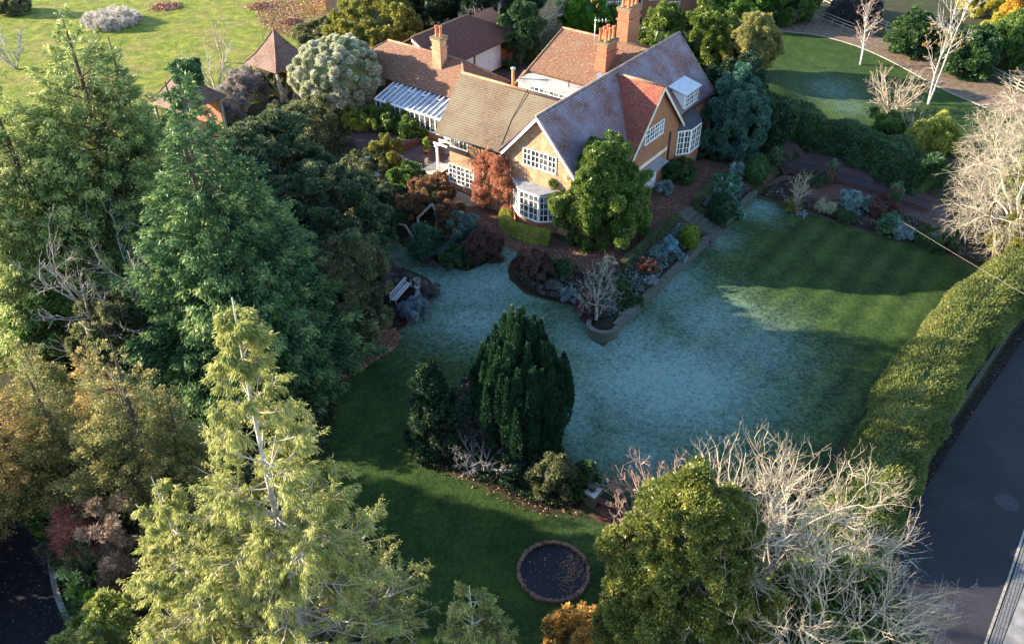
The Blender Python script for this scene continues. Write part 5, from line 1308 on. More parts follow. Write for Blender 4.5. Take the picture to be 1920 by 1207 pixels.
chair(-11.6,1.0,pi/2,'cream patio chair at the left side of the table, nearest the camera')
chair(-11.6,2.1,pi/2,'cream patio chair at the left side of the table, farther from the camera')
chair(-10.4,.1,pi,'cream patio chair at the near end of the slatted table')
chair(-10.4,3.1,0,'cream patio chair at the far end of the slatted table')
chair(-9.2,1.8,-pi/2,'cream patio chair between the table and the white post')
o = thing('pergola', W(-9.2,.3,0), 'small white pergola post and beams against the garden wing', 'pergola')
for u, v in ((-9.3,.6),(-9.3,2.6)):
    m = MB(); m.box(u-.07,u+.07,v-.07,v+.07,0,3.1); m.build('post', M['white'], o)
m = MB(); m.box(-9.4,-9.2,.4,3.0,3.1,3.25); m.build('beam', M['white'], o)
for v in (.6,1.2,1.8,2.4): m = MB(); m.box(-9.6,-8.3,v-.05,v+.05,3.25,3.36); m.build('crossbar', M['white'], o)
# low walls, pots and steps of the patio
def lowwall(a, b, w, z0, z1, mat, label):
    a = np.array(a, float); b = np.array(b, float); t = (b-a)/np.linalg.norm(b-a); n = np.array([-t[1],t[0]])*w
    m = MB(); P = [a,b,b+n,a+n]; m.hexa([W(p[0],p[1],z0) for p in P]+[W(p[0],p[1],z1) for p in P]); o = m.build('low_wall', mat); tag(o, label, 'wall')
lowwall((-15.6,2.2),(-15.0,4.9),.3,-.2,.5,M['pavebrick'],'low brick wall dividing the patio below the glasshouse')
lowwall((-15.0,4.9),(-12.2,5.3),.3,-.2,.45,M['pavebrick'],'low red brick wall round the raised patio bed')
lowwall((-17.2,1.0),(-15.4,2.1),.3,-.2,.32,M['stone'],'short stone wall beside the shallow patio steps')
lowwall((-15.2,-.9),(-13.4,-1.5),.25,-.2,.35,M['frost'],'pale stone kerb wall at the near edge of the patio')
for i in range(3):
    m = MB(); m.box(-15.2+i*.5,-14.8+i*.5,.6,2.3,-.05,.30-i*.09); o = m.build('patio_step', M['slab']); tag(o, ['topmost pale patio step beside the stone wall','middle pale patio step','lowest pale patio step, nearest the table'][i], 'step', 'shallow patio steps')
def potted(u, v, r, h, label, plant, seed, ph=.7):
    c = W(u,v,.03); o = thing('potted_plant', c, label, 'potted plant')
    m = MB(); m.lathe(c,[(r*.65,0),(r,h),(r*1.12,h),(r*1.12,h*.85),(r*.9,h*.8)][:3]+[(r*.85,h),(r*.8,h*.85)],14); m.build('pot', M['pot'], o)
    rng = np.random.default_rng(seed); V,F,mi,R = join(blob_crown(rng, r*1.3, h*.8, h+ph, n_l=9, lr=.5, leaf=(.1,.06), cover=2.2, taper_top=.7)); npmesh('foliage', V+c, F, plant, parent=o, rnd=R)
potted(-13.3,3.9,.25,.3,'bright yellow green dwarf conifer in a pot in the raised patio bed',M['l_bright'],5,1.15)
potted(-11.2,5.2,.22,.35,'small potted shrub by the brick steps under the garden wing',M['l_mid'],6,.7)
potted(-16.4,1.6,.2,.3,'small terracotta pot of twigs at the head of the patio steps',M['l_heather'],7,.4)
m = MB(); g = G(743,246); m.lathe(g,[(.14,0),(.1,.1),(.08,.45),(.13,.6),(.1,.85),(.07,.95),(.09,1.05),(.03,1.14)],10); o = m.build('garden_statue', M['frost']); tag(o,'small white statue among the shrubs in front of the glasshouse','statue')
m = MB(); g = G(693,312); m.lathe(g,[(.22,0),(.2,.1),(.12,.2),(.12,.55),(.24,.75),(.26,.85),(.18,.85)],12); o = m.build('stone_pot', M['frost']); tag(o,'pale stone pot on a plinth at the shrubby edge of the patio','pot')
# overhead cable
a = G(1600,357)+np.array([0,0,3.2]); a = np.array([W(13.6,17.5)[0],W(13.6,17.5)[1],2.0]); 
pa = gp(1602,358,-.5); pb_ = gp(2080,640,5.6); P = [pa+(pb_-pa)*k/24-np.array([0,0,.2*4*(k/24)*(1-k/24)]) for k in range(25)]
m = MB(); m.tube(P,.0055,5); o = m.build('cable_span', plain('pale_cable',(.34,.3,.25),.8)); tag(o,'thin pale cable stretched across the far corner of the lawn towards the road','cable')
# leaf heaps on the meadow
for i,(px,py,rx,lab) in enumerate(((312,14,26,'low heap of brown leaves on the meadow, left of the bare orchard tree'),(490,13,24,'low heap of brown leaves by the top edge of the meadow'),(545,42,18,'small heap of brown leaves nearest the garden store'))):
    g = G(px,py); rng = np.random.default_rng(i+60); r = rx/pxm(g[0],g[1],-1); n = 2500
    d = rng.normal(size=(n,2))*.42; R2 = np.exp(-(d**2).sum(1)*1.6); X = np.stack([g[0]+d[:,0]*r,g[1]+d[:,1]*r,g[2]+.03+R2*.35*rng.uniform(.7,1,n)],1)
    V,F = leafquads(X,unit(rng.normal(size=(n,3))*[1,1,.4]),.22,.14,rng); o = npmesh('leaf_heap',V,F,M['l_litter'],rnd=rng.uniform(0,1,n)); tag(o,lab,'leaf heap')

# ---------------------------------------------------------------- big trees
conifer('cedar_tree', (283,560), 22, 5.6, 'tallest cedar at the left, its pointed top above the meadow', M['l_cedar'], 11, n_cl=2000, per=210, leaf=(.25,.07), prof=.52, bulge=.15, cl=(1.1,.34), tips=.6)
conifer('cedar_tree', (150,610), 115, 4.3, 'broad light green cedar against the left edge of the picture', M['l_cedar'], 12, n_cl=1200, per=200, leaf=(.25,.07), prof=.6, bulge=.2, cl=(1.0,.34), tips=.6)
conifer('cedar_tree', (318,525), 62, 3.1, 'slimmer cedar just right of the tallest one', M['l_cedar'], 13, n_cl=700, per=190, leaf=(.25,.07), prof=.6, cl=(.9,.3), tips=.6)
conifer('cedar_tree', (468,690), 132, 5.3, 'dense deep green cedar in the middle of the left tree group', M['l_cedar2'], 14, n_cl=1500, per=230, leaf=(.25,.07), prof=.82, bulge=.25, cl=(.95,.33), tips=.55)
g = G(600,1330); open_conifer('cypress_tree', (g[0],g[1],g[2]), ztop(g[0],g[1],560)-g[2], 4.6, 'thin crowned yellow green cypress with bare grey trunk, nearest the camera', 21, n_limb=210, leafs=150, prof=1.0, leaf=(.19,.030))
g = G(455,1330); open_conifer('cypress_tree', (g[0],g[1],g[2]), ztop(g[0],g[1],888)-g[2], 3.2, 'shorter cypress with a leaning bare stem left of the thin crowned cypress', 22, n_limb=130, leafs=130, stemr=.11, prof=.9, leaf=(.19,.032))
g = G(905,1420); open_conifer('cypress_tree', (g[0],g[1],g[2]), ztop(g[0],g[1],1100)-g[2], 1.9, 'small pointed cypress at the bottom edge below the pond', 23, n_limb=110, leafs=150, stemr=.09, prof=.8, leaf=(.13,.035), cmat=M['l_cypress2'])
# Irish yew: a sheaf of upright plumes
def irish_yew():
    rng = np.random.default_rng(31); g = G(975,868); x, y, z = g[0], g[1]+1.5, g[2]; h = ztop(x, y, 575)-z; R = 2.3
    n = 120; rr = R*np.sqrt(rng.uniform(0,1,n)); az = rng.uniform(0,2*pi,n); rr[:8] *= .3
    tops = h*(1-.42*(rr/R)**1.9)*rng.uniform(.84,1.02,n); bots = h*np.where(rr > R*.6, rng.uniform(.02,.45,n), rng.uniform(.3,.55,n))
    L = tops-bots; per = (L*330).astype(int); idx = np.repeat(np.arange(n), per); k = len(idx)
    s = rng.uniform(0,1,k); wd = .27*np.minimum(1,(1-s)*1.9+.04)*np.minimum(1,s*3+.5)
    bend = .80+.24*np.sin(pi*np.clip((bots[idx]+s*L[idx])/h,0,1)**.8)
    a2 = rng.uniform(0,2*pi,k); q = np.sqrt(rng.uniform(.35,1,k))*wd
    P = np.stack([np.cos(az[idx])*rr[idx]*bend+np.cos(a2)*q, np.sin(az[idx])*rr[idx]*bend+np.sin(a2)*q, bots[idx]+s*L[idx]],1)
    D = unit(np.stack([np.cos(a2)*.4,np.sin(a2)*.4,np.full(k,.9)],1)+rng.normal(size=(k,3))*.22)
    V,F = leafquads(P,D,.19*rng.uniform(.6,1.3,k),.06,rng); rn = np.clip(rng.normal(.42,.18,k)+rng.normal(0,.12,n)[idx],0,1)
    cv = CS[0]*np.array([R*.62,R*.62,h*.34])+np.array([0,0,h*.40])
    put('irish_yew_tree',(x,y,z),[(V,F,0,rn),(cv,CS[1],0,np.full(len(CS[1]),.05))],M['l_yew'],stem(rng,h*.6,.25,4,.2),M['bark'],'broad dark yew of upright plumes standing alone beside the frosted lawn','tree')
irish_yew()
bush('holly_tree',(772,690,868,866),M['l_dark'],'small dark conical evergreen just left of the big plumed yew','tree',seed=41,taper_top=.65,cover=3.4,leaf=(.2,.1),n_l=30,lr=.36)
# the dark mass between the cedars and the house
bush('evergreen_tree',(430,225,650,500),M['l_deep'],'wide dark evergreen with sunlit tips behind the deep green cedar','tree',seed=42,n_l=70,lr=.24,leaf=(.2,.085),cover=3.2,squat=.6,core=.4)
bush('evergreen_tree',(525,300,735,560),M['l_deep'],'spreading dark evergreen shading the square bed','tree',seed=43,n_l=70,lr=.24,leaf=(.2,.085),cover=3.2,squat=.6,core=.4)
bush('shrub',(600,440,735,650),M['l_dullolive'],'tall olive leaved shrub with yellow flecks beside the square bed','shrub',seed=44,n_l=40,lr=.3,leaf=(.16,.08),cover=2.4)
bush('shrub',(520,190,640,300),M['l_dullolive'],'grey green shrub in sun left of the patio',seed=45,n_l=30,lr=.3,leaf=(.2,.1),cover=2.2)
bush('shrub',(640,285,735,345),M['l_dullolive'],'loose grey green shrub along the near side of the patio',seed=46,lr=.3,leaf=(.16,.08),cover=2.2)
bush('shrub',(430,130,500,200),M['l_heather'],'brown twiggy bush between the two pavilions, left one',seed=47,lr=.3,leaf=(.25,.04),cover=1.6,core=.5)
bush('shrub',(380,170,470,230),M['l_heather'],'grey brown twiggy scrub right of the ivy topped pavilion',seed=48,lr=.3,leaf=(.25,.04),cover=1.6,core=.5)
bush('shrub',(490,118,545,180),M['l_olive'],'mixed olive shrub in front of the right hand pavilion',seed=49,lr=.35,leaf=(.16,.08))
bush('ivy_clump',(320,118,378,165),M['l_ivy'],'round ivy clump hanging over the peak of the left pavilion','ivy',seed=50,lr=.45,leaf=(.2,.12),base=(-26.6,67.7,3.2,1.05,1.9))
# house shrubs
bush('globe_tree',(562,70,727,232),M['l_varieg'],'large round silver leaved tree left of the glasshouse','tree',seed=51,n_l=80,lr=.24,leaf=(.14,.08),cover=3.0,squat=.9,trunked=.04,jag=.3,core=.75)
bush('camellia_tree',(1034,266,1203,478),M['l_camellia'],'pointed glossy bright green tree in front of the house gable','tree',seed=52,n_l=70,lr=.27,leaf=(.13,.075),cover=3.0,taper_top=.45,jag=1.0)
bush('bay_tree',(1306,138,1420,302),M['l_blue'],'tall dense blue green tree hugging the right end of the house','tree',seed=53,n_l=55,lr=.28,leaf=(.17,.08),cover=3.2,taper_top=.2)
rng = np.random.default_rng(54); parts = blob_crown(rng,1.5,.1,4.6,n_l=60,lr=.22,leaf=(.09,.05),cover=.8,ry=.3,core=0,jag=1.5)
V,F,mi,R = join(parts); ca,sa = cos(-YAW),sin(-YAW); V2 = V.copy(); V2[:,0]=V[:,0]*ca-V[:,1]*sa; V2[:,1]=V[:,0]*sa+V[:,1]*ca
cl_ = thing('wall_climber',W(-3.6,-.4,0),'copper leaved climber sprawling up the wall beside the bay window','climber')
npmesh('foliage',V2+W(-3.6,-.4,0),F,M['l_copper'],parent=cl_,rnd=R)
P0 = np.array([W(-3.9,-.12,0),W(-3.4,-.12,0),W(-4.3,-.12,0),W(-5.0,.55,.4)]); D0 = np.array([[0,0,1.]]*4)+np.array([vec(u=-.2),vec(u=.25),vec(u=-.05),vec(u=-.3)]); LL_ = np.array([4.4,4.2,4.,3.8])
PL = poly_lines(rng,P0,unit(D0),LL_,8,0,.06); RL = taper(np.full(4,.05),8,.3); A_ = [tubes(PL,RL,5)]
def flat(P):
    n = np.array([BX[0],BX[1]]); d = (P[...,0]-X0)*n[0]+(P[...,1]-Y0)*n[1]; u_ = (P[...,0]-X0)*AX[0]+(P[...,1]-Y0)*AX[1]
    tgt = np.where(u_<-4.85,.72,-.07); k = tgt+np.clip((d-tgt)*.08,-.07,.0); P = P.copy(); P[...,0]+=(k-d)*n[0]; P[...,1]+=(k-d)*n[1]; return P
Pb,Rb_,Lb = spawn(rng,PL,RL,LL_,16,.15,(55,20),.5,.5,5,.1,.2,.012,.3); Pc,Rc,Lc = spawn(rng,Pb,Rb_,Lb,6,.2,(50,20),.5,.6,4,0,.2,.009,.3)
A_ += [tubes(flat(Pb),Rb_,3),tubes(flat(Pc),Rc,3)]; V,F,mi,R = join(A_); npmesh('stems',V,F,M['twig_brown'],parent=cl_)
# shrubs round the patio and beds: (name, box, material, label, options)
SH = [
 ('shrub',(770,330,850,400),'l_copper2','russet brown shrub beside the french doors',dict(lr=.32,leaf=(.14,.07),cover=2.0)),
 ('shrub',(735,310,795,362),'l_mid','round green shrub at the near edge of the patio',dict(lr=.4,leaf=(.14,.08))),
 ('shrub',(700,262,752,318),'l_olive','small olive shrub by the stone pot',dict(leaf=(.12,.07))),
 ('shrub',(640,200,715,245),'l_bright2','yellow green low shrub in sun below the silver globe tree',dict(leaf=(.14,.08))),
 ('shrub',(700,200,765,250),'l_mid','dark green bush in front of the glasshouse, left of the statue',dict(leaf=(.14,.08))),
 ('shrub',(752,215,805,262),'l_mid','spreading green bush right of the statue',dict(leaf=(.14,.08))),
 ('shrub',(590,205,645,240),'l_olive','olive green bush under the left side of the silver globe tree',dict(leaf=(.14,.08))),
 ('shrub',(845,395,900,470),'l_bluegrn','frosty blue green shrub in the dark bed below the house',dict(lr=.3,leaf=(.12,.06))),
 ('shrub',(768,420,822,490),'l_fern','dark drooping evergreen at the left end of the dark bed',dict(lr=.35,leaf=(.3,.05))),
 ('shrub',(880,430,945,500),'l_purple','dark purple brown shrub at the right end of the dark bed',dict(lr=.3,leaf=(.1,.05))),
 ('shrub',(825,462,885,512),'l_dark2','low dark green spreading bush on the lawn edge',dict(lr=.3,leaf=(.14,.06))),
 ('shrub',(815,380,870,440),'l_copper2','small russet and green shrub above the blue green one',dict(lr=.3,leaf=(.12,.06))),
 ('shrub',(785,450,880,500),'l_heather2','low heather tuft filling the dark bed',dict(lr=.3,leaf=(.12,.05))),
 ('shrub',(965,468,1035,530),'l_purple','nearly black shrub in the round bed',dict(lr=.3,leaf=(.1,.05),cover=2.4)),
 ('shrub',(1030,488,1075,525),'l_dark2','small dark green shrub right of the nearly black one',dict(leaf=(.1,.06))),
 ('shrub',(1000,520,1075,562),'l_heather2','low grey brown perennial clump at the front of the round bed',dict(lr=.3,leaf=(.14,.04))),
 ('shrub',(1048,540,1082,572),'l_frosty','small frosted pale clump beside the bare planter tree',dict(leaf=(.1,.05))),
 ('shrub',(1080,560,1125,610),'l_purple','low dark heather mound beside the stone planter',dict(leaf=(.1,.05))),
 ('shrub',(1110,490,1158,545),'l_heather2','round twiggy grey bush behind the bare planter tree',dict(lr=.4,leaf=(.16,.03),cover=1.8)),
 ('shrub',(1150,520,1180,570),'l_dark2','green cushion plant above the stone planter',dict(leaf=(.1,.06))),
 ('shrub',(1192,486,1230,518),'l_barberry','dark red shrub with a copper top in the terrace bed',dict(leaf=(.1,.05))),
 ('shrub',(1238,444,1268,486),'l_bluegrey','blue grey mound in the terrace bed below the steps',dict(leaf=(.09,.05))),
 ('topiary_ball',(1271,420,1308,470),'l_gold_green','clipped yellow green ball beside the lower steps',dict(n_l=40,lr=.22,leaf=(.07,.045),jag=.05,cover=2.2,core=.9)),
 ('topiary_ball',(1320,362,1371,433),'l_yew','large clipped dark yew dome beside the steps',dict(n_l=60,lr=.2,leaf=(.07,.03),jag=.03,cover=2.2,core=.92)),
 ('topiary_ball',(1392,290,1434,350),'l_yew2','clipped green yew dome at the far end of the path',dict(n_l=60,lr=.2,leaf=(.08,.035),jag=.04,cover=2.2,core=.92)),
 ('shrub',(1330,330,1386,366),'l_glossy','glossy large leaved shrub behind the dark yew dome',dict(lr=.35,leaf=(.2,.13))),
 ('shrub',(1366,380,1394,412),'l_glossy','frosted large leaved shrub on the wall right of the dark yew dome',dict(lr=.35,leaf=(.18,.12))),
 ('shrub',(1366,308,1394,336),'l_frosty2','grey frosted shrub against the upper low hedge',dict(leaf=(.12,.05))),
 ('shrub',(1240,300,1298,345),'l_dark2','dark green bush between the front door and the side bay',dict(leaf=(.12,.07))),
 ('shrub',(1230,342,1258,368),'l_frosty2','grey lavender clump beside the front door',dict(leaf=(.12,.04))),
 ('shrub',(1206,518,1232,538),'l_frosty','frosted lavender patch low in the terrace bed',dict(leaf=(.1,.05))),
 ('shrub',(1172,552,1200,582),'l_dark2','low green cushion near the planter end of the wall',dict(leaf=(.1,.05))),
 ('shrub',(1266,478,1288,494),'l_frosty','frosted silver carpet plant on the wall below the yellow ball',dict(leaf=(.08,.05))),
 ('shrub',(1216,464,1238,484),'l_frosty2','frosted green perennial beside the low hedge',dict(leaf=(.12,.04))),
 ('shrub',(1465,375,1500,400),'l_olive','low olive shrub at the near end of the flower bed',dict(leaf=(.1,.05))),
 ('shrub',(1480,396,1512,408),'l_frosty','frosted white ground plant along the lawn edge',dict(leaf=(.1,.05))),
 ('shrub',(1530,380,1562,402),'l_straw','pale straw grass tuft in the flower bed',dict(leaf=(.3,.02),cover=1.5)),
 ('shrub',(1572,362,1622,402),'l_frosty2','rounded grey green shrub in the middle of the flower bed',dict(leaf=(.16,.04))),
 ('shrub',(1560,395,1600,420),'l_dark2','dark green low plant in front of the grey green shrub',dict(leaf=(.1,.05))),
 ('shrub',(1622,372,1672,412),'l_purple','dark purple bush at the foot of the wide pier',dict(leaf=(.1,.05))),
 ('shrub',(1648,402,1682,430),'l_glossy','bright leaved rosette plant in the flower bed',dict(leaf=(.2,.08))),
 ('shrub',(1640,425,1678,445),'l_mid','low green plant at the lawn edge right of centre in the flower bed',dict(leaf=(.1,.05))),
 ('shrub',(1672,425,1712,450),'l_frosty2','frosted grey clump right of the low green plant',dict(leaf=(.12,.05))),
 ('shrub',(1490,325,1545,352),'l_dark2','low dark hedge like shrub behind the brick circle',dict(leaf=(.12,.06))),
 ('shrub',(1710,430,1790,470),'l_dark2','dark low shrubs under the pale bare tree',dict(leaf=(.14,.07))),
 ('shrub',(1300,270,1352,300),'l_dark','dark shrub at the foot of the blue green tree',dict(leaf=(.12,.06))),
 ('shrub',(690,345,755,410),'l_deep','dark evergreen bush between the patio edge and the shady bed',dict(lr=.3,leaf=(.16,.08))),
 ('shrub',(745,360,800,425),'l_copper2','dull brown shrub left of the russet ones',dict(lr=.3,leaf=(.12,.06))),
 ('shrub',(795,345,845,395),'l_dullolive','olive and brown shrub below the patio kerb wall',dict(lr=.3,leaf=(.12,.06))),
 ('shrub',(720,390,765,440),'l_dark2','dark green bush behind the timber plant frame',dict(lr=.3,leaf=(.12,.06))),
 # island bed below the yew
 ('shrub',(1000,850,1075,955),'l_dullolive','loose green shrub on the low stone wall right of the yew',dict(lr=.3,leaf=(.14,.07))),
 ('shrub',(1055,870,1118,945),'l_dark2','dark ivy bush behind the stone pillar',dict(leaf=(.12,.08))),
 ('shrub',(930,840,1010,905),'l_dark','low black green bush at the foot of the yew',dict(lr=.3,leaf=(.14,.07))),
 # square garden
 ('shrub',(755,560,805,602),'l_frosty3','frosted blue lavender mound inside the square bed',dict(leaf=(.14,.03))),
 ('shrub',(690,505,770,545),'l_heather2','grey twiggy hedge along the back of the square bed',dict(leaf=(.14,.04))),
 ('shrub',(790,530,825,565),'l_heather2','short grey hedge plant right of the stone urn',dict(leaf=(.12,.04))),
 # lower left
 ('shrub',(30,560,120,665),'l_bluegrn','bluish round shrub beside the cedars at the left edge',dict(lr=.3,leaf=(.2,.1),n_l=30)),
 ('shrub',(85,545,215,720),'l_mid','mid green spreading shrub under the tallest cedar',dict(lr=.28,leaf=(.22,.1),n_l=40,squat=.6)),
 ('shrub',(180,560,330,760),'l_dullolive','pale green bushy shrub under the cedars near the bare twigs',dict(lr=.28,leaf=(.2,.09),n_l=40)),
 ('shrub',(72,860,170,1010),'l_mid','green ivy clad bush at the edge of the drive',dict(lr=.3,leaf=(.15,.09),n_l=34)),
 ('shrub',(100,985,175,1055),'l_dullolive','grey green shrub overhanging the drive edge',dict(lr=.3,leaf=(.14,.06))),
 ('laurel_bush',(142,1050,202,1130),'l_laurel','glossy light green laurel beside the kerb',dict(lr=.35,leaf=(.22,.09))),
 ('laurel_bush',(182,1110,250,1190),'l_bright','bright green laurel below the glossy light green one',dict(lr=.35,leaf=(.2,.08))),
 ('shrub',(92,1015,118,1075),'l_heather2','wispy dark twig plant leaning over the kerb',dict(lr=.4,leaf=(.12,.03),cover=.7,core=0)),
 ('grass_tuft',(150,1130,185,1185),'l_dark2','dark strappy grass tuft behind the kerb',dict(lr=.4,leaf=(.35,.03))),
 ('shrub',(150,950,235,1090),'l_redtwig','thicket of deep red stems beside the drive',dict(lr=.3,leaf=(.34,.025),cover=1.6,core=0)),
 ('shrub',(210,930,310,1120),'l_bramble','brown bramble thicket left of the leaning cypress',dict(lr=.3,leaf=(.2,.04),cover=2.0,core=0)),
 ('shrub',(160,1010,225,1120),'l_dullolive','upright grey green shrub among the red stems',dict(lr=.3,leaf=(.14,.05))),
 ('shrub',(180,1120,340,1290),'l_dullbright','low yellow green ground shrub under the leaning cypress',dict(lr=.3,leaf=(.18,.08))),
 ('shrub',(640,1140,760,1290),'l_dark2','dark shrub with yellow tips at the bottom edge, left of the small cypress',dict(lr=.3,leaf=(.18,.08))),
 ('shrub',(1010,1150,1140,1300),'l_gold2','orange and gold leaved shrub at the bottom edge below the pond',dict(lr=.3,leaf=(.14,.08),cover=1.6,core=.6)),
 # far side
 ('shrub',(165,22,262,56),'l_heatherpale','pale grey dome of twigs alone on the meadow',dict(lr=.4,leaf=(.4,.06),cover=1.8)),
 ('evergreen_tree',(625,-10,792,118),'l_olive','broad olive yellow tree behind the outbuilding',dict(lr=.25,leaf=(.24,.14),n_l=60,cover=2.6)),
 ('shrub',(560,45,660,112),'l_dullolive','low olive hedge shrub left of the broad olive tree',dict(leaf=(.2,.1),n_l=30)),
 ('evergreen_tree',(760,-60,900,70),'l_dark','dark tree mass behind the garage roof, left part',dict(lr=.3,leaf=(.26,.13),n_l=40)),
 ('evergreen_tree',(870,-70,1000,80),'l_dark','dark tree mass behind the garage roof, right part',dict(lr=.3,leaf=(.26,.13),n_l=40)),
 ('evergreen_tree',(935,5,1015,130),'l_dark2','dark hedge like tree between the garage yard and the rear roof',dict(lr=.3,leaf=(.22,.12),n_l=30)),
 ('evergreen_tree',(1052,-30,1132,72),'l_vivid','vivid green rounded conifer behind the rear roof ridge',dict(lr=.3,leaf=(.2,.1),n_l=34)),
 ('evergreen_tree',(1118,15,1165,75),'l_holm','small green conifer behind the tv aerial',dict(leaf=(.2,.1))),
 ('evergreen_tree',(1192,10,1275,130),'l_holm','yellow green conifer right of the tall chimney',dict(lr=.28,leaf=(.2,.1),n_l=40,taper_top=.3)),
 ('evergreen_tree',(1255,12,1365,140),'l_holm','bushy sunlit conifer behind the far end of the main roof',dict(lr=.25,leaf=(.2,.1),n_l=50)),
 ('evergreen_tree',(1350,28,1445,150),'l_olivepale','soft olive green tree by the gravel drive',dict(lr=.25,leaf=(.2,.08),n_l=50)),
 ('evergreen_tree',(1335,-60,1430,55),'l_vivid2','mid green tree at the top edge behind the soft olive tree',dict(lr=.28,leaf=(.22,.12),n_l=34)),
 ('evergreen_tree',(1425,-60,1520,48),'l_mid','broad green tree at the start of the gravel drive',dict(lr=.28,leaf=(.22,.12),n_l=34)),
 ('evergreen_tree',(1325,110,1425,235),'l_dark','dark tree filling the gap behind the blue green tree',dict(lr=.28,leaf=(.22,.11),n_l=34)),
 ('shrub',(1385,190,1470,290),'l_dark','dark overgrown shrub at the left end of the big hedge',dict(lr=.3,leaf=(.2,.1),n_l=30)),
 ('shrub',(1695,225,1775,300),'l_bright2','bright yellow green shrub at the right end of the big hedge',dict(lr=.35,leaf=(.2,.08))),
 ('shrub',(1630,215,1690,262),'l_mid','sunlit fern like shrub on top of the big hedge',dict(leaf=(.2,.08))),
 ('shrub',(1660,25,1745,110),'l_dark2','dark green shrub beyond the rail fence, left of the birch',dict(lr=.3,leaf=(.22,.12))),
 ('shrub',(1555,-20,1640,45),'l_heather2','brown tangle of twigs beyond the start of the rail fence',dict(lr=.3,leaf=(.25,.05))),
 ('shrub',(1760,60,1850,150),'l_dark2','dark green shrub beyond the rail fence, right of the birch',dict(lr=.3,leaf=(.22,.12))),
 ('evergreen_tree',(1835,30,1920,130),'l_mid','green shrub behind the golden bushes in the far corner',dict(lr=.3,leaf=(.2,.1))),
 ('autumn_bush',(1832,28,1905,95),'l_yellow','golden yellow bush in the upper right corner',dict(lr=.3,leaf=(.16,.1))),
 ('autumn_bush',(1870,-20,1940,60),'l_gold','orange gold bush cut by the right edge at the top',dict(lr=.3,leaf=(.16,.1))),
 ('autumn_bush',(1790,-40,1870,30),'l_yellow','pale yellow bush at the top edge right of the birch',dict(lr=.3,leaf=(.16,.1),cover=1.8)),
 ('shrub',(1845,300,1960,440),'l_oliveivy','olive green ivy mass wrapping the pale bare tree',dict(lr=.25,leaf=(.16,.09),n_l=40,trunked=.35)),
 ('shrub',(1850,400,1960,500),'l_olive','yellow green hedge shoulder under the pale bare tree',dict(lr=.3,leaf=(.14,.07))),
 ('shrub',(0,-10,60,30),'l_dullolive','green creeper edge beside the slate terrace in the upper left corner',dict(leaf=(.22,.12))),
]
for i,(nm,box,mt,lab,kw) in enumerate(SH):
    bush(nm,box,M[mt],lab,'tree' if nm.endswith('tree') else ('topiary' if 'topiary' in nm else ('grass tuft' if 'grass' in nm else 'shrub')),seed=100+i,**kw)
for (x_,y_,sd_,lb_) in ((-25.8,24.5,411,'evergreen just beyond the left edge whose shade lies on the drive'),(-25.2,19.5,412,'second evergreen just beyond the left edge beside the drive')):  # out-of-view evergreens added for the shade they cast on the drive
    bush('evergreen_tree',None,M['l_dark'],lb_,'tree',seed=sd_,base=(x_,y_,-1.5,2.6,6.2),n_l=30,lr=.35,leaf=(.3,.15),cover=2)
# bronze cypresses, lower left
for i,(bx,top,R,mt,lab) in enumerate((((95,1000),655,2.1,'l_bronze','bronze tinted cypress against the left edge above the drive'),((190,985),690,1.7,'l_bronze_g','slim bronze green cypress between two wider ones'),((325,1010),640,2.7,'l_bronze_g','wide bronze green cypress left of the thin crowned cypress'),((262,930),655,1.8,'l_bronze','golden bronze cypress top behind the wide bronze green one'),((140,880),640,1.8,'l_bronze_g','green gold cypress nearest the meadow lawn'),((-20,1060),820,1.9,'l_bronze','low bronze cypress spray hanging over the drive at the left edge'),((385,1010),740,1.8,'l_bronze_g','dull bronze cypress in shade behind the thin crowned cypress'))):
    conifer('bronze_cypress_tree',bx,top,R,lab,M[mt],300+i,n_cl=int(105*R),per=200,leaf=(.12,.05),prof=.45,cl=(.55,.26),tips=.5,droop=.2,upk=.7,limbs=40,zlow=.36,core=0,bulge=.25)
# holm oak and bare trees at lower right
rng = np.random.default_rng(70); g = G(1240,1330); hz = ztop(g[0],g[1],885)-g[2]
put('holm_oak_tree',g,blob_crown(rng,2.6,.5,hz*.93,n_l=125,lr=.25,leaf=(.115,.055),cover=2.4,taper_top=.2,jag=.7,core=.62),M['l_holm2'],stem(rng,hz*.7,.3),M['bark'],'dense olive green evergreen oak right of the pond','tree')
g = G(1405,1345); hz = ztop(g[0],g[1]+.8,905)-g[2]
rng = np.random.default_rng(71)
crown_tree('bare_ash_tree',g,'large leafless ash spreading pale limbs over the road, nearest lower right',71,M['twig_white'],
  np.concatenate([dome(rng,720,5.5,hz*.30,hz,.5,.95,(-.1,.8),-.5),dome(rng,60,1.6,hz*.6,hz*.99,.3,1.,(-.3,.9),-.3)]),root_h=1.0,ks=(9,6,5,4),pull=(.66,.6,.55,.55),r_tip=.0108,twigs=5,twl=.72,twr=.0055,gnarl=.16,up=.3)
rng = np.random.default_rng(73); g2 = G(1480,1345); put('ivy_thicket',g2,blob_crown(rng,4.1,.0,7.0,n_l=70,lr=.24,leaf=(.18,.1),cover=1.6,core=.6,taper_top=.5,jag=.9),M['l_dullbright2'],None,None,'ivy and evergreen thicket showing through the limbs of the leafless ash','thicket')
g = G(1885,470); hz = ztop(g[0],g[1],92)-g[2]; rng = np.random.default_rng(74)
crown_tree('bare_lime_tree',g,'dense pale twiggy leafless tree against the right edge',74,M['twig_white'],
  dome(rng,1000,5.3,-.2,hz*.96,.6,.9,(.6,.2),-.75),root_h=1.6,ks=(10,7,5,4),pull=(.66,.6,.55,.6),r_tip=.011,twigs=5,twl=1.1,twr=.0085,gnarl=.12,up=-.25)
g = G(1116,612)
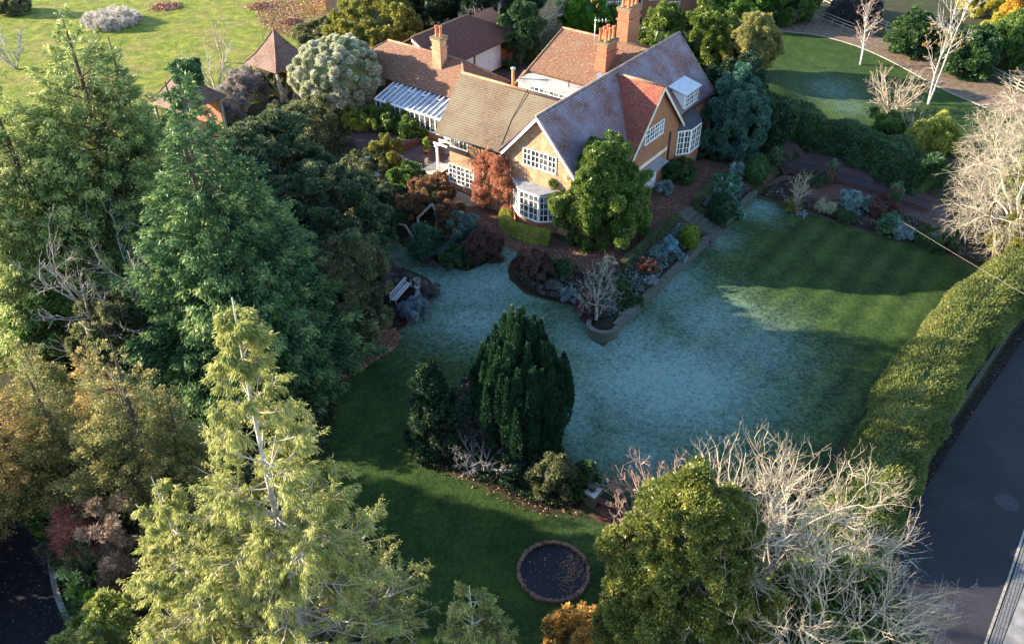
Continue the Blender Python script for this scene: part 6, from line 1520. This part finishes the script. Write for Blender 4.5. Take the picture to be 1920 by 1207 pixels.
rng = np.random.default_rng(75); crown_tree('bare_tree',(g[0],g[1],-.45),'small grey leafless tree growing from the curved stone planter',75,M['twig_small'],np.concatenate([dome(rng,90,1.7,.9,3.6,.35,1.,(0,0),-.5),dome(rng,22,.8,2.8,5.2,.3,1.,(.1,0),-.3)]),root_h=.9,ks=(6,5,4,4),pull=(.5,.55,.6,.6),r_tip=.008,twigs=3,twl=.32,twr=.0055,up=.2)
g = G(1740,196); hz = ztop(g[0],g[1],-40)-g[2]
bare_tree('birch_tree',g,hz,'white barked birch with sparse orange leaves beside the gravel drive',76,M['birch'],stems=2,spread=.16,r0=.10,L0=hz*.85,levels=((12,.25,(40,12),.38,.4,.2),(6,.2,(42,14),.5,.6,.1),(4,.3,(42,14),.5,.6,0)),minr=.012,leaves=(M['l_gold'],900,.16),extra='low')
g = G(1613,122); hz = ztop(g[0],g[1],-5)-g[2]
bare_tree('birch_tree',g,hz,'slender twin stemmed birch alone on the shaded upper lawn',77,M['birch'],stems=2,spread=.12,r0=.1,L0=hz*.85,levels=((10,.35,(40,12),.36,.4,.2),(6,.2,(42,14),.5,.6,.1),(4,.3,(42,14),.5,.6,0)),minr=.011,leaves=(M['l_copper'],500,.13))
for (p,tp,lab,sd,mt,sp,st_) in (((1668,215),118,'round straw coloured twiggy bush beside the upper lawn',78,'twig_pale',.9,14),((1712,262),195,'smaller straw coloured twiggy bush above the big hedge',79,'twig_pale',.9,10),
    ((405,175),60,'pale fan shaped leafless sapling between the pavilions',80,'twig_white2',.5,5),((418,118),15,'grey leafless orchard tree leaning over the meadow',81,'twig_pale',.25,2),((494,85),40,'small gnarled leafless orchard tree behind the right pavilion',82,'twig_brown2',.2,1),
    ((1010,72),-30,'pale many stemmed leafless tree behind the rear roof',83,'twig_white2',.6,8),((915,95),-10,'dusky leafless tree overhanging the garage roof',84,'twig_dark2',.5,5),
    ((275,700),400,'grey leafless tree entangled in ivy in front of the cedars',85,'twig_grey',.4,9),((905,880),800,'low grey leafless shrub left of the foot of the yew',86,'twig_grey2',1.0,10),
    ((548,200),125,'grey leafless shrub in front of the right pavilion',87,'twig_pale',.7,6),((230,190),105,'pale leafless shrub on the meadow beside the slim cedar',88,'twig_pale',.8,9),((30,130),30,'grey leafless tree in the upper left corner over the meadow',89,'twig_grey',.6,5),
    ((1185,965),885,'small pinkish leafless shrub beside the brick steps',90,'twig_pink',.8,9),((1245,990),868,'taller pinkish leafless shrub rising above the evergreen oak',93,'twig_pink',.7,12),((1490,395),322,'tall bare rose stems in the flower bed by the brick circle',91,'twig_pale',.2,5)):
    g = G(*p); hz = ztop(g[0],g[1],tp)-g[2]
    bare_tree('bare_tree' if sd in (80,81,82,83,84,85,89) else 'bare_shrub',g,hz,lab,sd,M[mt],stems=st_,spread=sp,r0=min(.09,.02+.012*hz),L0=hz*.72,levels=((6,.2,(38,12),.5,.6,.2),(5,.2,(42,14),.55,.6,.1),(4,.3,(42,14),.55,.6,.05)),minr=.008 if hz<4 else .011,wig=.12,cat='tree' if hz>4 else 'shrub')
# big hedges
hedge('boundary_hedge',[G(1925,520),G(1870,560),G(1790,640),G(1720,740),G(1680,830),G(1640,920),G(1560,1040)],3.5,1.9,M['l_hedge'],'long billowing conifer hedge between the lawn and the road',90,leaf=(.17,.05),cover=2.6,lump=.07)
hedge('laurel_hedge',[G(1395,225),G(1470,245),G(1560,275),G(1650,312),G(1735,360)],3.6,2.3,M['l_dark2'],'tall wide dark hedge beyond the brick lane',91,leaf=(.2,.1),cover=2.4,lump=.14)
hedge('verge_hedge',[W(28.5,-14,0),W(28.5,-6,0)],.6,.4,M['l_dark2'],'low clipped growth along the top of the road bank',92) if False else None
# gardener by the yew
def gardener():
    g = G(873,737); g[0] = g[0]; base = (float(g[0]),float(g[1]),float(g[2])); s = 1.72/K/1.72
    o = thing('person',base,'person in dark clothes and cap holding a red tool beside the plumed yew','person')
    J = {'pel':(0,0,.92),'ab':(0,.0,1.08),'ch':(0,.01,1.32),'nk':(0,.02,1.48),'hb':(0,-.01,1.56),'hd':(0,-.02,1.66),'ht':(0,0,1.75),
         'ls':(.17,.01,1.40),'le':(.25,-.06,1.14),'lw':(.16,-.28,1.04),'lh':(.12,-.36,1.02),'rs':(-.17,.01,1.40),'re':(-.27,-.02,1.13),'rw':(-.22,-.22,.98),'rh':(-.2,-.3,.95),
         'lhp':(.09,0,.88),'lk':(.11,-.04,.50),'la':(.12,.04,.09),'lt':(.13,-.14,.04),'rhp':(-.09,0,.88),'rk':(-.12,-.06,.50),'ra':(-.14,.0,.09),'rt':(-.16,-.18,.04)}
    Rr = {'pel':.14,'ab':.125,'ch':.15,'nk':.055,'hb':.075,'hd':.10,'ht':.07,'ls':.075,'le':.05,'lw':.034,'lh':.04,'rs':.075,'re':.05,'rw':.034,'rh':.04,'lhp':.095,'lk':.065,'la':.045,'lt':.035,'rhp':.095,'rk':.065,'ra':.045,'rt':.035}
    E_ = [('pel','ab'),('ab','ch'),('ch','nk'),('nk','hb'),('hb','hd'),('hd','ht'),('ch','ls'),('ls','le'),('le','lw'),('lw','lh'),('ch','rs'),('rs','re'),('re','rw'),('rw','rh'),('pel','lhp'),('lhp','lk'),('lk','la'),('la','lt'),('pel','rhp'),('rhp','rk'),('rk','ra'),('ra','rt')]
    for hnd, sg in (('lh',1),('rh',-1)):
        hx = J[hnd]
        for f in range(5):
            k1 = f'{hnd}{f}a'; k2 = f'{hnd}{f}b'; ln = (.035,.05,.055,.05,.04)[f]
            off = (-.03*sg,-.02,.02) if f == 0 else (sg*.0+(f-2.5)*.018,-.04,0)
            J[k1] = (hx[0]+off[0],hx[1]+off[1],hx[2]+off[2]); J[k2] = (J[k1][0],J[k1][1]-ln*.5,J[k1][2]-ln*.7); Rr[k1] = .011; Rr[k2] = .009; E_ += [(hnd,k1),(k1,k2)]
    def skin(name, keys, mat, grow=0, parent=o):
        ks = [k for k in J if k in keys]; me = bpy.data.meshes.new(name)
        me.from_pydata([tuple(c*s*K for c in J[k]) for k in ks],[(ks.index(a),ks.index(b)) for a,b in E_ if a in keys and b in keys],[])
        ob = bpy.data.objects.new(name,me); COL.objects.link(ob); ob.parent = parent; me.materials.append(mat)
        bm = bmesh.new(); bm.from_mesh(me); ly = bm.verts.layers.skin.verify(); bm.verts.ensure_lookup_table()
        for i,k in enumerate(ks): r = (Rr[k]+grow)*s*K; bm.verts[i][ly].radius = (r,r*(.8 if k in('pel','ab','ch') else 1)); bm.verts[i][ly].use_root = (i==0)
        bm.to_mesh(me); bm.free(); ob.modifiers.new('skin','SKIN'); sd = ob.modifiers.new('sub','SUBSURF'); sd.levels = 1; sd.render_levels = 1; return ob
    skin('body',set(J),plain('skin_tone',(.42,.24,.17),.6))
    skin('jacket',{'pel','ab','ch','ls','le','lw','rs','re','rw'},plain('dark_jacket',(.03,.03,.05),.9),.022)
    skin('trousers',{'pel','lhp','lk','la','rhp','rk','ra'},plain('dark_trousers',(.04,.045,.06),.9),.016)
    m = MB(); c = np.array(base)+np.array([0,-.015,1.68])*s; m.lathe(c,[(.115*s,0),(.12*s,.03*s),(.1*s,.1*s),(.04*s,.13*s)],14); m.lathe(c+np.array([0,-.07*s,-.005]),[(.1*s,0),(.1*s,.015*s)],12); m.build('cap',plain('dark_cap',(.02,.022,.025),.9),o)
    a = np.array(base)+np.array([-.05,-.40,.98])*s; m = MB()
    tl = thing('strimmer',a,'red powered garden tool held by the person beside the yew','garden tool')
    m.tube([a+np.array([.25,.1,.12])*s,a,a+np.array([-.28,-.25,-.88])*s],.018*s,6); m.build('shaft',M['iron'],tl)
    m = MB(); q1 = a+np.array([.2,.08,.1])*s; m.lathe(q1-np.array([0,0,.08])*s,[(.06*s,0),(.1*s,.04*s),(.11*s,.14*s),(.07*s,.2*s)],12); m.build('engine',plain('red_plastic',(.65,.06,.03),.4),tl)
    m = MB(); q2 = a+np.array([-.28,-.25,-.9])*s; m.lathe(q2,[(.13*s,0),(.14*s,.02*s),(.05*s,.06*s)],14); m.build('guard',plain('orange_guard',(.6,.1,.04),.4),tl)
gardener()
# pond reeds
rng = np.random.default_rng(95); n = 150; a = rng.uniform(-1.3,1.1,n); r = np.sqrt(rng.uniform(.05,1,n))*1.3
S = np.stack([pc[0]+.15+r*np.cos(a)*.95,pc[1]+r*np.sin(a)*.95,np.full(n,pz+.05)],1)
PL = poly_lines(rng,S,unit(rng.normal(size=(n,3))*[1,1,.25]+[0,0,.45]),rng.uniform(.25,.75,n),5,-.9,.25)
V,F = tubes(PL,taper(np.full(n,.010),5,.4),3); o = npmesh('dead_reeds',V,F,M['reed']); tag(o,'tangle of dead straw and orange reeds in the right half of the pond','reeds')
n = 90; a = rng.uniform(0,2*pi,n); r = np.sqrt(rng.uniform(0,1,n))*1.38
X = np.stack([pc[0]+r*np.cos(a),pc[1]+r*np.sin(a),np.full(n,pz+.085)],1); V,F = leafquads(X,unit(rng.normal(size=(n,3))*[1,1,.04]),.06,.045,rng); o = npmesh('floating_leaves',V,F,M['l_litter'],rnd=rng.uniform(.5,1,n)); tag(o,'pale dead leaves floating on the dark pond','leaves',kind='stuff')
# leaf litter and ground cover
scatter('fallen_leaves',gpoly([(585,715),(640,650),(735,610),(760,640),(700,680),(640,720),(590,760)],1),9000,M['l_litter'],'drift of reddish fallen leaves along the shaded lawn edge','leaves',leaf=(.11,.07),seed=2)
scatter('fallen_leaves',gpoly([(770,850),(860,850),(1000,900),(1100,950),(1080,975),(1000,965),(900,925),(800,880)],1),450,M['l_litter'],'sparse fallen leaves in the bed below the yew','leaves',leaf=(.09,.06),seed=3)
scatter('fallen_leaves',[W(7.0,0),W(7.0,15),W(5.0,15),W(4.6,0),W(2,-2.2),W(-4,-1.4),W(-4,-2.0),W(2,-3.6),W(5,-3)],7000,M['l_litter'],'fallen leaves scattered over the brick path','leaves',leaf=(.07,.05),seed=4)
scatter('fallen_leaves',gpoly([(560,0),(700,0),(640,60),(560,80),(470,40),(500,0)],1),9000,M['l_litter'],'carpet of fallen leaves on the meadow near the garden store','leaves',leaf=(.16,.1),seed=5)
scatter('fallen_leaves',gpoly([(0,940),(60,940),(90,1080),(140,1207),(0,1207)],1),160,M['l_litter'],'a few pale fallen leaves on the dark drive','leaves',leaf=(.05,.035),seed=6)
scatter('bed_plants',[W(7.7,-5.6),W(9.4,-5.6),W(9.4,6.2),W(7.7,6.2)],6500,M['l_bedmix'],'frosted low planting filling the lower terrace bed','ground cover',leaf=(.16,.06),seed=7,dz=.04,up=.7)
scatter('bed_plants',[W(7.8,9.3),W(9.4,9.3),W(9.4,14.2),W(7.8,14.2)],3500,M['l_bedmix'],'green and frosted low planting in the upper terrace bed','ground cover',leaf=(.16,.07),seed=8,dz=.04,up=.7)
scatter('bed_plants',[W(10.4,15.0),W(22,15.1),W(26,14.7),W(26,17.2),W(20,18.4),W(14,17.0),W(10.4,18)],9000,M['l_bedmix2'],'winter perennials and debris filling the long flower bed','ground cover',leaf=(.16,.05),seed=9,dz=.04,up=.7,patch=1.7)
scatter('bed_plants',gpoly([(955,500),(1060,500),(1140,530),(1160,580),(1080,570),(990,545)],1),6000,M['l_bedmix2'],'low brown perennials in the round bed','ground cover',leaf=(.13,.04),seed=10,dz=.04,up=.7,patch=2.2)
scatter('bed_plants',gpoly([(770,440),(880,420),(940,465),(900,500),(820,495)],1),6000,M['l_bedmix2'],'low dark perennials in the bed below the house','ground cover',leaf=(.13,.04),seed=12,dz=.04,up=.7,patch=2.2)
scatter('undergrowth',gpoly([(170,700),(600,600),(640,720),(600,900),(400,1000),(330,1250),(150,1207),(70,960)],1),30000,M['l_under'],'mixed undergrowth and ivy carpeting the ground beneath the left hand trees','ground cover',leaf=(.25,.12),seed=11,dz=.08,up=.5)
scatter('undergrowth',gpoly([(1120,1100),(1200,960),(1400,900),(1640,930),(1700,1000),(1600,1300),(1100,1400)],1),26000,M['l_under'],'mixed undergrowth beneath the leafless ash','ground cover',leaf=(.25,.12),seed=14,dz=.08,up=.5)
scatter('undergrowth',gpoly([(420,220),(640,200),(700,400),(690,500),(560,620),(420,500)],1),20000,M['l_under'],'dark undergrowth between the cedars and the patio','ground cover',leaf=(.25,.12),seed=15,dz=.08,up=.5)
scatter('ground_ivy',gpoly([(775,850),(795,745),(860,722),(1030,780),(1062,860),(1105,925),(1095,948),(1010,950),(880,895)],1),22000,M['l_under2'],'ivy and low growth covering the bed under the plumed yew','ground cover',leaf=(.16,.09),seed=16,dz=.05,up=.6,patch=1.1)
scatter('fallen_leaves',[W(27.45,-14),W(27.45,-8.8),W(28.35,0),W(29.25,9.6),W(29.6,9.6),W(28.7,0),W(27.9,-8.8),W(27.8,-14)],1400,M['l_litter'],'dead leaves gathered in the gutter of the road','leaves',leaf=(.07,.05),seed=21,dz=.06)
finish_tags()
